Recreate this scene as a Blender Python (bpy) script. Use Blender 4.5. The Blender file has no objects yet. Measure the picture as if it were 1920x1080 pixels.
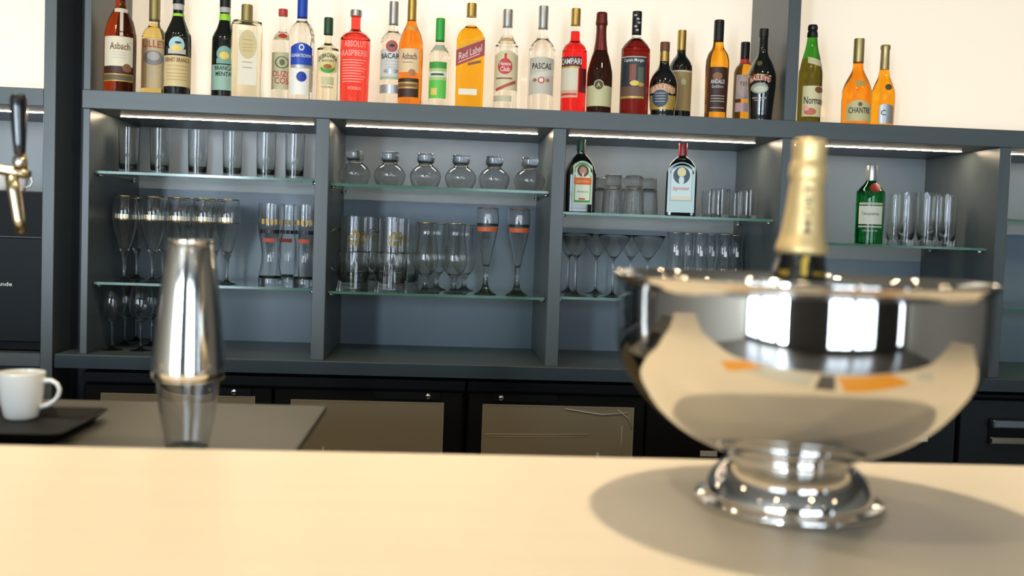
import bpy, bmesh, math, random
from mathutils import Vector, Matrix
random.seed(4)
sc = bpy.context.scene
COL = sc.collection
# ------------------------------------------------------------------ camera
EZ = 1.39                                   # eye height
FPX = 1900.0
RX = Vector((0.99712893, -0.06721731, 0.03486727))
RU = Vector((-0.03161341, 0.04887872, 0.99830429))
RF = Vector((0.0688076, 0.99654037, -0.04661342))
cam = bpy.data.cameras.new('camera')
cam.sensor_width = 36; cam.lens = FPX/1920*36
cam.clip_start = 0.02; cam.clip_end = 100
cam.dof.use_dof = True; cam.dof.focus_distance = 3.25; cam.dof.aperture_fstop = 3.0
camo = bpy.data.objects.new('camera', cam); COL.objects.link(camo)
m = Matrix((RX, RU, -RF)).transposed().to_4x4(); m.translation = Vector((0, 0, EZ))
camo.matrix_world = m
sc.camera = camo
# ------------------------------------------------------------------ world and exposure
w = bpy.data.worlds.new('world'); sc.world = w; w.use_nodes = True
w.node_tree.nodes['Background'].inputs[0].default_value = (0.55, 0.68, 0.85, 1)
w.node_tree.nodes['Background'].inputs[1].default_value = 1.0
sc.view_settings.view_transform = 'Standard'; sc.view_settings.look = 'None'
sc.view_settings.exposure = 0.0; sc.view_settings.gamma = 1.0
sc.view_settings.use_curve_mapping = False
cy = sc.cycles
cy.use_denoising = True
cy.max_bounces = 18; cy.transmission_bounces = 14; cy.glossy_bounces = 6; cy.diffuse_bounces = 4
cy.transparent_max_bounces = 24; cy.sample_clamp_indirect = 4.0; cy.blur_glossy = 0.3
cy.caustics_refractive = True; cy.caustics_reflective = False

def area(name, loc, sx, sy, power, col, rot=(0, 0, 0), shape='RECTANGLE', spread=math.pi):
    l = bpy.data.lights.new(name, 'AREA'); l.shape = shape; l.size = sx; l.size_y = sy
    l.energy = power; l.color = col; l.spread = spread
    o = bpy.data.objects.new(name, l); COL.objects.link(o); o.location = loc; o.rotation_euler = rot
    return o
def spot(name, loc, power, col, size=1.6, blend=.5, rad=.03, rot=(0, 0, 0)):
    l = bpy.data.lights.new(name, 'SPOT'); l.energy = power; l.color = col
    l.spot_size = size; l.spot_blend = blend; l.shadow_soft_size = rad
    o = bpy.data.objects.new(name, l); COL.objects.link(o); o.location = loc; o.rotation_euler = rot
    return o
WARM = (1.0, 0.82, 0.57)
DAY = (0.72, 0.86, 1.0)
CEIL = 2.80
BACKY = -4.6
HALFPI = math.pi/2
# daylight through the windows of the far wall (behind the camera)
WINS = [(-5.8, -4.5, .2, 2.5, 90), (-4.3, -3.0, .2, 2.5, 100), (-2.75, -2.2, .2, 2.5, 280), (0.3, 1.6, .2, 2.5, 85), (1.8, 3.1, .2, 2.5, 65), (5.2, 5.6, .2, 2.5, 20)]
for x0, x1, z0, z1, pw in WINS:
    area('window_daylight', ((x0+x1)/2, BACKY-.12, (z0+z1)/2), x1-x0, z1-z0, pw, DAY, (HALFPI, 0, 0))
# downlights over the counter
KEYS = [(0.31, 1.36, 70, .02), (-1.05, 1.50, 36, .02), (1.9, 1.35, 18, .02), (-.55, .45, 17, .02), (-2.2, 1.2, 26, .02)]
for x, y, p, r in KEYS:
    spot('counter_downlight_beam', (x, y, CEIL-.03), p, WARM, 1.75, .6, r)

# downlights over the aisle, leaning to the shelves
AISLE = [(-1.5, 2.0, 26), (-.45, 2.0, 26), (.75, 2.0, 14), (1.9, 2.0, 4)]
for x, y, p in AISLE:
    spot('aisle_downlight_beam', (x, y, CEIL-.03), p, WARM, 1.9, .7, .04, (math.radians(22), 0, 0))

# ------------------------------------------------------------------ projection helpers (pixel of the photo -> point at a depth / height)
def ray(px, py):
    return RX*((px-960)/FPX) - RU*((py-540)/FPX) + RF
def PY(px, py, Y):
    d = ray(px, py); t = Y/d.y
    return d.x*t, EZ+d.z*t
def PZ(px, py, Z):
    d = ray(px, py); t = (Z-EZ)/d.z
    return d.x*t, d.y*t
def scale_at(X, Y, Z):
    return FPX/(Vector((X, Y, Z-EZ)).dot(RF))

# ------------------------------------------------------------------ materials
MATS = {}
def pm(name, col=(.5, .5, .5), rough=.5, metal=0., trans=0., ior=1.45, emit=None, es=0., coat=0., spec=.5, noise=0., bump=0., nscale=20., stretch=(1, 1, 1), alpha=None):
    if name in MATS: return MATS[name]
    mt = bpy.data.materials.new(name); mt.use_nodes = True
    nt = mt.node_tree; b = nt.nodes['Principled BSDF']
    b.inputs['Base Color'].default_value = (*col, 1)
    b.inputs['Roughness'].default_value = rough
    b.inputs['Metallic'].default_value = metal
    b.inputs['Transmission Weight'].default_value = trans
    b.inputs['IOR'].default_value = ior
    b.inputs['Coat Weight'].default_value = coat
    b.inputs['Coat Roughness'].default_value = .08
    b.inputs['Specular IOR Level'].default_value = spec
    if emit:
        b.inputs['Emission Color'].default_value = (*emit, 1); b.inputs['Emission Strength'].default_value = es
    if noise or bump:
        tc = nt.nodes.new('ShaderNodeTexCoord'); mp = nt.nodes.new('ShaderNodeMapping')
        mp.inputs['Scale'].default_value = stretch
        nz = nt.nodes.new('ShaderNodeTexNoise'); nz.inputs['Scale'].default_value = nscale; nz.inputs['Detail'].default_value = 5
        nt.links.new(tc.outputs['Object'], mp.inputs[0]); nt.links.new(mp.outputs[0], nz.inputs['Vector'])
        if noise:
            mx = nt.nodes.new('ShaderNodeMix'); mx.data_type = 'RGBA'
            mx.inputs[6].default_value = (*[c*(1-noise) for c in col], 1); mx.inputs[7].default_value = (*[min(1, c*(1+noise)) for c in col], 1)
            nt.links.new(nz.outputs['Fac'], mx.inputs[0]); nt.links.new(mx.outputs[2], b.inputs['Base Color'])
        if bump:
            bp = nt.nodes.new('ShaderNodeBump'); bp.inputs['Strength'].default_value = bump; bp.inputs['Distance'].default_value = .002
            nt.links.new(nz.outputs['Fac'], bp.inputs['Height']); nt.links.new(bp.outputs[0], b.inputs['Normal'])
    MATS[name] = mt
    return mt
def pane(name, tint, refl=.08, rough=.02, gtint=(1, 1, 1)):
    """thin flat pane: transparent, with a Fresnel-weighted reflection"""
    if name in MATS: return MATS[name]
    mt = bpy.data.materials.new(name); mt.use_nodes = True; nt = mt.node_tree; nt.nodes.clear()
    out = nt.nodes.new('ShaderNodeOutputMaterial'); t = nt.nodes.new('ShaderNodeBsdfTransparent'); g = nt.nodes.new('ShaderNodeBsdfGlossy')
    t.inputs[0].default_value = (*tint, 1); g.inputs['Roughness'].default_value = rough; g.inputs[0].default_value = (*gtint, 1)
    fr = nt.nodes.new('ShaderNodeFresnel'); fr.inputs[0].default_value = 1.5
    mx = nt.nodes.new('ShaderNodeMixShader')
    nt.links.new(fr.outputs[0], mx.inputs[0]); nt.links.new(t.outputs[0], mx.inputs[1]); nt.links.new(g.outputs[0], mx.inputs[2])
    nt.links.new(mx.outputs[0], out.inputs[0]); MATS[name] = mt
    return mt
CAB = pm('slate_laminate', (.080, .098, .104), .34, spec=.5, noise=.10, bump=.12, nscale=40, stretch=(1, 1, .08))
CABH = pm('slate_laminate_horizontal', (.080, .098, .104), .34, noise=.10, bump=.12, nscale=40, stretch=(.08, 1, 1))
CABB = pm('slate_back_panel', (.175, .22, .26), .34, noise=.05, bump=.05, nscale=30, stretch=(1, 1, .1))
DARK = pm('dark_laminate', (.012, .016, .02), .4, noise=.1, nscale=30)
BLACK = pm('black_plastic', (.004, .004, .005), .35, spec=.25)
BLACKM = pm('black_matt', (.003, .003, .003), .55, spec=.15)
PANEL = pm('backlit_panel', (.8, .75, .66), .12, emit=(1.0, .81, .56), es=.61, coat=.5)
LED = pm('led_diffuser', (1, 1, 1), .5, emit=(1.0, .80, .56), es=130)
COUNTER = pm('cream_counter', (.83, .735, .575), .38, noise=.05, bump=.03, nscale=9, stretch=(.25, 2.2, 1))
WORK = pm('grey_worktop', (.075, .071, .056), .35, noise=.06, nscale=60)
CHROME = pm('polished_steel', (.82, .80, .77), .03, 1.)
STEEL = pm('steel', (.72, .66, .56), .14, 1.)
TINM = pm('shaker_tin', (.80, .76, .70), .10, 1.)
GOLD = pm('gold_foil', (.92, .66, .30), .42, .55, bump=.35, nscale=60)
GOLDR = pm('gold_rim', (.75, .52, .18), .25, 1.)
GLASS = pm('clear_glass', (.995, 1, .998), .0, trans=.995, ior=1.46)
GLIQ = pm('clear_spirit', (.985, .98, .95), .0, trans=1., ior=1.36)
SHELF = pane('shelf_glass', (.80, .90, .84))
EDGE = pm('shelf_glass_edge', (.10, .30, .20), .15, trans=.55, ior=1.5)
PORC = pm('white_porcelain', (.80, .79, .74), .12, coat=.5)
WHITEW = pm('white_lettering', (.8, .8, .8), .5)
def flat(name, col, rough=.5, metal=0.): return pm(name, col, rough, metal)
def liq(name, col, ior=1.36): return pm(name, col, .0, trans=1., ior=ior)

# ------------------------------------------------------------------ object helpers
def setp(o, label=None, cat=None, group=None, kind=None):
    if label: o['label'] = label
    if cat: o['category'] = cat
    if group: o['group'] = group
    if kind: o['kind'] = kind
    return o
def thing(name, label, cat, loc=(0, 0, 0), rz=0., group=None):
    o = bpy.data.objects.new(name, None); COL.objects.link(o); o.location = loc; o.rotation_euler = (0, 0, rz)
    o.empty_display_size = .05
    return setp(o, label, cat, group)
def link(name, me, mat, parent=None):
    o = bpy.data.objects.new(name, me); COL.objects.link(o)
    if mat and not me.materials: me.materials.append(mat)
    if parent: o.parent = parent
    return o
def mesh(name, vs, fs, mat, parent=None, smooth=False):
    me = bpy.data.meshes.new(name); me.from_pydata([tuple(v) for v in vs], [], fs); me.update()
    if smooth: me.shade_smooth()
    return link(name, me, mat, parent)
def box(name, x0, x1, y0, y1, z0, z1, mat, parent=None, bev=.0015, seg=1):
    bm = bmesh.new(); bmesh.ops.create_cube(bm, size=1)
    for v in bm.verts:
        v.co = Vector(((x0+x1)/2+v.co.x*(x1-x0), (y0+y1)/2+v.co.y*(y1-y0), (z0+z1)/2+v.co.z*(z1-z0)))
    if bev: bmesh.ops.bevel(bm, geom=bm.edges[:], offset=bev, segments=seg, affect='EDGES', profile=.5)
    me = bpy.data.meshes.new(name); bm.to_mesh(me); bm.free()
    return link(name, me, mat, parent)
def struct(name, *a, **k):
    o = box(name, *a, **k); o['kind'] = 'structure'; return o
def spline(pts, n=5):
    """Catmull-Rom through (r,z[,1=corner]); doubles kept as corners"""
    out = []; N = len(pts)
    for i in range(N-1):
        p1, p2 = pts[i], pts[i+1]
        p0 = pts[i-1] if i > 0 and len(p1) < 3 else p1
        p3 = pts[i+2] if i+2 < N and len(p2) < 3 else p2
        for k in range(n):
            t = k/n; c = []
            for j in (0, 1):
                a, b, d, e = p0[j], p1[j], p2[j], p3[j]
                c.append(.5*(2*b+(d-a)*t+(2*a-5*b+4*d-e)*t*t+(3*b-a-3*d+e)*t**3))
            out.append((max(0., c[0]), c[1]))
    out.append((pts[-1][0], pts[-1][1]))
    return out
def lathe_mesh(name, prof, seg=36, sharp=38, section=None):
    """section(r, ang)->(x,y): cross-section other than a circle"""
    bm = bmesh.new(); rings = []
    for r, z in prof:
        if r < 1e-6: rings.append([bm.verts.new((0, 0, z))]); continue
        ring = []
        for k in range(seg):
            a = 2*math.pi*k/seg
            x, y = section(r, a, z) if section else (r*math.cos(a), r*math.sin(a))
            ring.append(bm.verts.new((x, y, z)))
        rings.append(ring)
    for i in range(len(rings)-1):
        A, B = rings[i], rings[i+1]
        if len(A) == 1 and len(B) == 1: continue
        for k in range(seg):
            k2 = (k+1) % seg
            if len(A) == 1: bm.faces.new((A[0], B[k2], B[k]))
            elif len(B) == 1: bm.faces.new((A[k], A[k2], B[0]))
            else: bm.faces.new((A[k], A[k2], B[k2], B[k]))
    for f in bm.faces: f.smooth = True
    for i in range(1, len(prof)-1):
        a = Vector(prof[i])-Vector(prof[i-1]); b = Vector(prof[i+1])-Vector(prof[i])
        if a.length > 1e-7 and b.length > 1e-7 and a.angle(b) > math.radians(sharp) and len(rings[i]) > 1:
            for k in range(seg):
                e = bm.edges.get((rings[i][k], rings[i][(k+1) % seg]))
                if e: e.smooth = False
    bmesh.ops.recalc_face_normals(bm, faces=bm.faces[:])
    me = bpy.data.meshes.new(name); bm.to_mesh(me); bm.free()
    return me
def lathe(name, prof, mat, parent=None, seg=36, section=None, sharp=38):
    return link(name, lathe_mesh(name, prof, seg, sharp, section), mat, parent)
def tube(name, pts, rad, mat, parent=None, seg=10, close=False):
    pts = [Vector(p) for p in pts]; n = len(pts)
    rads = rad if isinstance(rad, (list, tuple)) else [rad]*n
    bm = bmesh.new(); rings = []; up = None
    for i, p in enumerate(pts):
        if close: d = (pts[(i+1) % n]-pts[i-1]).normalized()
        else: d = (pts[min(i+1, n-1)]-pts[max(i-1, 0)]).normalized()
        if up is None: up = d.orthogonal().normalized()
        up = (up-d*up.dot(d)).normalized(); s = d.cross(up)
        rings.append([bm.verts.new(p+(up*math.cos(2*math.pi*k/seg)+s*math.sin(2*math.pi*k/seg))*rads[i]) for k in range(seg)])
    for i in range(n if close else n-1):
        A, B = rings[i], rings[(i+1) % n]
        for k in range(seg): bm.faces.new((A[k], A[(k+1) % seg], B[(k+1) % seg], B[k]))
    if not close: bm.faces.new(rings[0][::-1]); bm.faces.new(rings[-1])
    for f in bm.faces: f.smooth = len(f.verts) == 4
    bmesh.ops.recalc_face_normals(bm, faces=bm.faces[:])
    me = bpy.data.meshes.new(name); bm.to_mesh(me); bm.free()
    return link(name, me, mat, parent)
def dup(root, loc, rz=None, label=None, group=None):
    r = root.copy(); COL.objects.link(r); r.location = loc
    if rz is not None: r.rotation_euler = (0, 0, rz)
    if label: r['label'] = label
    if group: r['group'] = group
    for ch in list(root.children):
        c = ch.copy(); COL.objects.link(c); c.parent = r
        for g in ch.children:
            d = g.copy(); COL.objects.link(d); d.parent = c
    return r
TXT = {}
def text_geo(s, bold=0.):
    key = (s, bold)
    if key not in TXT:
        cu = bpy.data.curves.new('lettering', 'FONT'); cu.body = s; cu.resolution_u = 2; cu.offset = bold
        o = bpy.data.objects.new('lettering', cu); COL.objects.link(o)
        me = o.to_mesh(); vs = [tuple(v.co) for v in me.vertices]; fs = [tuple(p.vertices) for p in me.polygons]
        o.to_mesh_clear(); bpy.data.objects.remove(o); bpy.data.curves.remove(cu)
        x0 = min(v[0] for v in vs); x1 = max(v[0] for v in vs); y0 = min(v[1] for v in vs); y1 = max(v[1] for v in vs)
        TXT[key] = ([((v[0]-x0)/(x1-x0)-.5, (v[1]-y0)/(y1-y0)-.5) for v in vs], fs)
    return TXT[key]

# ------------------------------------------------------------------ room shell (setting)
YF, YB, YU = 3.14, 3.64, 3.53              # shelving front, back panels, backlit panels
ROOMW = pm('warm_wall_paint', (.52, .46, .37), .7, noise=.04, nscale=8)
ROOMD = pm('dark_wall_paint', (.10, .095, .09), .6, noise=.1, nscale=6)
struct('floor', -6, 6, BACKY-.1, 4.0, -.05, 0, pm('dark_floor', (.10, .08, .06), .35, noise=.3, nscale=6, stretch=(1, .1, 1)))
struct('ceiling', -6, 6, BACKY-.1, 4.0, CEIL, CEIL+.05, pm('ceiling_paint', (.34, .31, .26), .8, noise=.03, nscale=10))
struct('wall_back', -6, 6, 3.70, 3.80, 0, CEIL, ROOMD)
struct('wall_left', -6, -5.9, BACKY, 3.8, 0, CEIL, ROOMW)
struct('wall_right', 5.9, 6, BACKY, 3.8, 0, CEIL, ROOMW)
xs = [-6]+[v for q in WINS for v in q[:2]]+[6]
wf = []
wall = bpy.data.objects.new('wall_front', None); COL.objects.link(wall); wall['kind'] = 'structure'
for i in range(0, len(xs), 2):
    box('wall_pier', xs[i], xs[i+1], BACKY-.1, BACKY, 0, CEIL, ROOMD, wall, 0)
for i, (x0, x1, z0, z1, pw) in enumerate(WINS):
    box('wall_pier', x0, x1, BACKY-.1, BACKY, 0, z0, ROOMD, wall, 0)
    box('wall_pier', x0, x1, BACKY-.1, BACKY, z1, CEIL, ROOMD, wall, 0)
    wn = bpy.data.objects.new('window_%d' % (i+1), None); COL.objects.link(wn); wn['kind'] = 'structure'
    n = max(1, round((x1-x0)/.6))
    for k in range(n+1):
        xx = x0+(x1-x0)*k/n; box('window_mullion', xx-.025, xx+.025, BACKY-.05, BACKY+.02, z0, z1, DARK, wn, 0)
    for zz in (z0, z1, z0+(z1-z0)*.7): box('window_bar', x0, x1, BACKY-.05, BACKY+.02, zz-.02, zz+.02, DARK, wn, 0)

# ------------------------------------------------------------------ main shelving unit
ZT, ZTL, ZL, ZLL = 1.797, 1.742, 1.002, 0.960
DIV = [(-1.090, -1.069), (-.398, -.357), (.328, .369), (1.053, 1.093), (1.763, 1.800), (2.47, 2.51)]
TOPZ = 2.62
unit = thing('shelving_unit', 'dark slate back bar shelving unit of open bays above black fridges', 'shelving unit', (0, YF, ZLL))
U = lambda x0, x1, y0, y1, z0, z1: (x0, x1, y0-YF, y1-YF, z0-ZLL, z1-ZLL)
box('top_board', *U(-1.092, 2.53, YF-.004, YB, ZTL, ZT), CABH, unit)
box('ledge', *U(-1.155, 2.53, YF-.02, YB+.02, ZLL, ZL), CABH, unit)
box('ledge_edge', *U(-1.155, 2.53, YF-.022, YF-.0202, ZLL+.001, ZL-.003), pm('ledge_edging', (.035, .052, .066), .22, noise=.1, nscale=3), unit, 0)
for i, (a, b) in enumerate(DIV):
    box('divider', *U(a, b, YF, YB, ZL, ZTL), CAB, unit)
    if i in (0, 3, 5): box('upright', *U(a, b, YF, YU+.04, ZT, TOPZ), CAB, unit)
for i in range(5):
    box('back_panel', *U(DIV[i][1], DIV[i+1][0], YB, YB+.015, ZL, ZTL), CABB, unit, 0)
    s = box('led_strip', *U(DIV[i][1]+.032, DIV[i+1][0]-.032, 3.323, 3.331, ZTL-.0012, ZTL+.001), LED, unit, 0)
box('crown_board', *U(-1.092, 2.53, YF, YU+.04, TOPZ, TOPZ+.05), CABH, unit)
for nm, a, b in (('between the two tall uprights, behind most bottles', DIV[0][1], DIV[3][0]), ('right of the tall upright, behind three bottles', DIV[3][1], DIV[5][0])):
    p = box('backlit_panel', a, b, YU, YU+.02, ZT, TOPZ, PANEL, None, 0)
    setp(p, 'glowing cream backlit wall panel '+nm, 'wall panel')
# left unit
lunit = thing('side_shelving_unit', 'dark slate side unit left of the gap, holding the black machine', 'shelving unit', (-1.30, YF, ZLL))
L = lambda x0, x1, y0, y1, z0, z1: (x0+1.30, x1+1.30, y0-YF, y1-YF, z0-ZLL, z1-ZLL)
lx0 = PY(82, 150, YF)[0]; lx1 = PY(105, 150, YF)[0]
box('upright', *L(lx0, lx1, YF-.0, YB, .05, TOPZ), CAB, lunit)
box('upright', *L(-2.10, -2.06, YF, YB, .05, TOPZ), CAB, lunit)
zt2 = PY(40, 164, YF)[1]; zl2 = PY(40, 197, YF)[1]
box('top_board', *L(-2.06, lx0, YF+.001, YB, zl2, zt2), CABH, lunit)
zled = PY(40, 662, YF)[1]; zled2 = PY(40, 687, YF)[1]
box('ledge', *L(-2.06, lx0, YF+.001, YB, zled2, zled), CABH, lunit)
box('back_panel', *L(-2.06, lx0, YB, YB+.015, .1, zl2), CABB, lunit, 0)
box('base_panel', *L(-2.06, lx0, YF+.02, YF+.04, .05, zled2-.02), DARK, lunit)
box('led_strip', *L(-2.03, lx0-.004, 3.323, 3.331, zl2-.0012, zl2+.001), LED, lunit, 0)
p = box('backlit_panel', -2.06, lx0, YU, YU+.02, zt2, TOPZ, PANEL, None, 0)
setp(p, 'glowing cream backlit wall panel at the far left above the tap', 'wall panel')
fl = box('filler_panel', lx1, -1.0905, YF+.15, YF+.17, .02, TOPZ, DARK, None, 0)
setp(fl, 'dark recessed filler panel in the gap between the two shelving units', 'panel')
# machine under the left board
mt_, mm_ = PY(40, 358, 3.2)[1], PY(40, 445, 3.2)[1]
zb = PY(40, 640, 3.2)[1]
mach = thing('bar_machine', 'black boxy bar machine standing in the left side unit behind the tap', 'machine', (-1.66, 3.2, zled))
box('machine_body', -.37, lx0+1.66-.006, .0, .38, .0, mt_-zled, pm('machine_black', (.002, .002, .002), .5, spec=.2), mach, .004)
box('machine_front', -.37, lx0+1.66-.008, -.03, -.002, .03, mm_-zled, pm('machine_front', (.006, .009, .012), .5, spec=.2), mach, .003)
box('machine_trim', -.37, lx0+1.66-.008, -.034, -.002, mm_-zled, mm_-zled+.0025, pm('machine_trim', (.10, .10, .10), .5), mach, 0)
gv, gf = text_geo('ande', .01)
x_, z_ = PY(8, 532.5, 3.165)
mesh('lettering', [(x_+1.66+u*.042, -.0305, z_-zled+v*.012) for u, v in gv], gf, WHITEW, mach)

# ------------------------------------------------------------------ glass shelves
SH = {}
def shelf(i, z, label):
    a, b = DIV[i][1]+.004, DIV[i+1][0]-.004
    t = thing('glass_shelf', label, 'shelf', ((a+b)/2, 3.18, z), 0, 'glass shelves of the back bar')
    h = (b-a)/2; T = .008
    box('shelf_pane', -h, h, .0015, .415, 0, T, SHELF, t, 0)
    box('polished_edge', -h, h, 0, .0015, 0, T, EDGE, t, 0)
    for sx in (-1, 1):
        for y in (.03, .37):
            tube('shelf_pin', [(sx*(h-.012), y, -.004), (sx*(h+.004), y, -.004)], .004, CHROME, t, 8)
    SH[(i, round(z, 3))] = z+T
    return z+T
S11 = shelf(0, 1.551, 'upper green-edged glass shelf in the leftmost bay under six straight tumblers')
S12 = shelf(0, 1.212, 'lower glass shelf in the leftmost bay carrying gold-rimmed beer flutes')
S21 = shelf(1, 1.541, 'upper glass shelf in the second bay under six round upturned glasses')
S22 = shelf(1, 1.206, 'lower glass shelf in the second bay carrying mugs and stemmed beer glasses')
S31 = shelf(2, 1.479, 'upper glass shelf in the third bay carrying two flat dark bottles')
S32 = shelf(2, 1.211, 'lower glass shelf in the third bay carrying martini glasses')
S41 = shelf(3, 1.411, 'upper glass shelf in the fourth bay carrying the green bottle')
S42 = shelf(3, 1.20, 'lower empty glass shelf in the fourth bay behind the steel bowl')
S51 = shelf(4, 1.508, 'upper glass shelf at the right edge of the photo')
S52 = shelf(4, 1.219, 'lower glass shelf at the right edge of the photo')

# ------------------------------------------------------------------ fridges and drawers under the ledge
def px_x(px, py, Y=YF): return PY(px, py, Y)[0]
def pz_z(px, py, Y=YF): return PY(px, py, Y)[1]
YFR = YF+.02
FRG = pm('fridge_door_pane', (.21, .18, .125), .22, spec=.6, noise=.12, nscale=2.5)
def fridge(x0, x1, doors, label):
    t = thing('bottle_fridge', label, 'fridge', (0, YFR, 0), 0, 'black glass-door fridges under the ledge')
    box('fridge_body', x0, x1, .03, .50, .02, ZLL-.012, BLACKM, t)
    box('top_rail', x0, x1, -.0, .029, ZLL-.045, ZLL-.014, BLACK, t)
    for (a, b, ga, gb, gt, lk, lb) in doors:
        d = box('door', a, b, -.0, .028, .08, ZLL-.052, BLACKM, t, .003)
        d['label'] = lb
        box('door_pane', ga, gb, -.0035, -.001, .14, gt, FRG, d, 0)
        g0 = .002
        box('pane_gasket', ga-.004, ga, -.0045, -.001, .14, gt+.004, pm('gasket', (.22, .2, .14), .4), d, 0)
        box('pane_gasket', gb, gb+.004, -.0045, -.001, .14, gt+.004, pm('gasket', (.22, .2, .14), .4), d, 0)
        box('pane_gasket', ga, gb, -.0045, -.001, gt, gt+.004, pm('gasket', (.22, .2, .14), .4), d, 0)
        lx, lz, hx0, hx1 = lk
        box('handle_recess', hx0, hx1, -.006, -.0005, lz-.013, lz+.013, BLACK, d, .002)
        k = lathe('lock', [(0, 0), (.008, 0), (.008, .006), (.005, .008), (0, .008)], CHROME, d, 16)
        k.rotation_euler = (HALFPI, 0, 0); k.location = (lx, -.006, lz)
X = px_x
gt1 = pz_z(300, 743); gt2 = pz_z(690, 756); gt3 = pz_z(1050, 765)
fridge(X(150, 760), X(872, 760), [
    (X(152, 750), X(508, 750), X(188, 750), X(474, 750), gt1, (X(437, 736), pz_z(437, 736), X(330, 740), X(470, 740)), 'left fridge door mostly hidden by the grey worktop'),
    (X(512, 750), X(868, 750), X(546, 760), X(830, 760), gt2, (X(803, 744), pz_z(803, 744), X(700, 744), X(826, 744)), 'fridge door with plain brown-grey pane')],
    'black two-door bottle fridge below the two left shelf bays')
fridge(X(876, 760), X(1560, 760), [
    (X(879, 760), X(1212, 760), X(907, 780), X(1188, 780), gt3, (X(940, 747), pz_z(940, 747), X(925, 748), X(1048, 748)), 'fridge door with creased film peeling off its pane'),
    (X(1216, 760), X(1556, 760), X(1262, 780), X(1500, 780), .66, (X(1290, 752), pz_z(1290, 752), X(1270, 755), X(1400, 755)), 'fridge door with low glass behind the bowl')],
    'black two-door bottle fridge below the third shelf bay')
# peeling film and stickers
film = pm('film', (.42, .38, .27), .3)
FX, FZ = X(1188, 780), gt3
def strip(name, pts, r, mat, parent=None): return tube(name, pts, r, mat, parent, 6)
fr2 = [o for o in bpy.data.objects if o.name.startswith('door') and o.get('label', '').startswith('fridge door with creased')][0]
strip('film_crease', [(X(1060, 768), -.005, pz_z(1060, 768)), (X(1130, 776), -.006, pz_z(1130, 779)), (X(1178, 776), -.005, pz_z(1178, 776))], .0022, film, fr2)
strip('film_crease', [(X(1160, 770), -.005, pz_z(1160, 770)), (X(1180, 790), -.007, pz_z(1180, 786)), (X(1186, 806), -.005, pz_z(1186, 806))], .0018, film, fr2)
strip('film_crease', [(X(1168, 800), -.004, pz_z(1168, 800)), (X(1166, 856), -.004, pz_z(1166, 862))], .001, film, fr2)
strip('film_crease', [(X(910, 816), -.004, pz_z(910, 816)), (X(1107, 817), -.004, pz_z(1107, 817))], .0014, film, fr2)
strip('film_crease', [(X(910, 820), -.004, pz_z(910, 820)), (X(1100, 821), -.004, pz_z(1100, 821))], .0008, film, fr2)
def sticker(px, py, w, h, lab):
    x, z = PY(px, py, YFR); s = box('sticker', x-w/2, x+w/2, YFR-.0048, YFR-.0037, z-h/2, z+h/2, flat('sticker', (.38, .37, .32)), None, 0)
    setp(s, lab, 'sticker')
sticker(606, 841, .006, .016, 'tiny pale sticker on the left fridge pane just above the counter edge')
sticker(1120, 852, .010, .014, 'tiny pale sticker on the filmed fridge pane above the counter edge')
sticker(1328, 850, .055, .018, 'small framed label on the fridge door left of the bowl foot')
# drawers
DRW = pm('drawer_front', (.012, .017, .021), .35, noise=.08, nscale=20)
dc = thing('drawer_cabinet', 'dark navy drawer cabinet with steel bar handles at the right', 'cabinet', (0, YFR, 0))
dx = X(1802, 800)
box('cabinet_body', X(1566, 780), 2.5, .03, .5, .02, ZLL-.012, BLACKM, dc)
for a, b, hx0, hx1, hz0, hz1 in ((X(1570, 780), dx-.008, X(1600, 820), X(1742, 820), pz_z(1742, 831), pz_z(1742, 783)), (dx+.008, 2.45, X(1859, 800), 2.3, pz_z(1862, 834), pz_z(1862, 786))):
    for zz0, zz1 in ((.52, .93), (.1, .5)):
        if zz0 > .5: zt_ = pz_z(1860, 752)
        else: zt_ = zz1
        d = box('drawer', a, b, 0, .028, zz0, zt_, DRW, dc, .002)
        if zz0 > .5:
            c = (hz0+hz1)/2
            box('handle_cup', hx0, hx1, -.006, -.0005, hz0, hz1, BLACK, d, .002)
            box('handle_bar', hx0, hx1, -.030, -.006, hz1-.030, hz1, pm('drawer_handle_steel', (.30, .34, .38), .3, 1.), d, .006, 3)
            box('handle_lip', hx0, hx1, -.020, -.006, hz0, hz0+.026, STEEL, d, .005, 3)
box('top_rail', X(1566, 780), 2.5, 0, .029, pz_z(1860, 748), ZLL-.014, BLACK, dc)

# ------------------------------------------------------------------ bar counter and lower worktop
CZ, CY = 1.098, 1.366
bc = thing('bar_counter', 'long cream bar counter with fine grain in the foreground', 'counter', (0, .95, 0))
box('counter_top', -2.4, 2.4, -.35, CY-.95, CZ-.04, CZ, COUNTER, bc, .002)
box('counter_front', -2.38, 2.38, -.22, -.18, 0, CZ-.042, DARK, bc)
box('counter_back', -2.38, 2.38, .37, .39, 0, CZ-.042, DARK, bc)
WZ = 1.07
wt = thing('worktop', 'lower grey worktop behind the counter carrying cup, tray and shaker', 'worktop', (-1.2, 1.65, 0))
box('work_surface', -1.2, 1.2-.208, CY-1.65+.004, .25, WZ-.012, WZ, WORK, wt, .001)
box('work_base', -1.2, .95, CY-1.65+.02, .22, 0, WZ-.014, DARK, wt)

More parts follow.
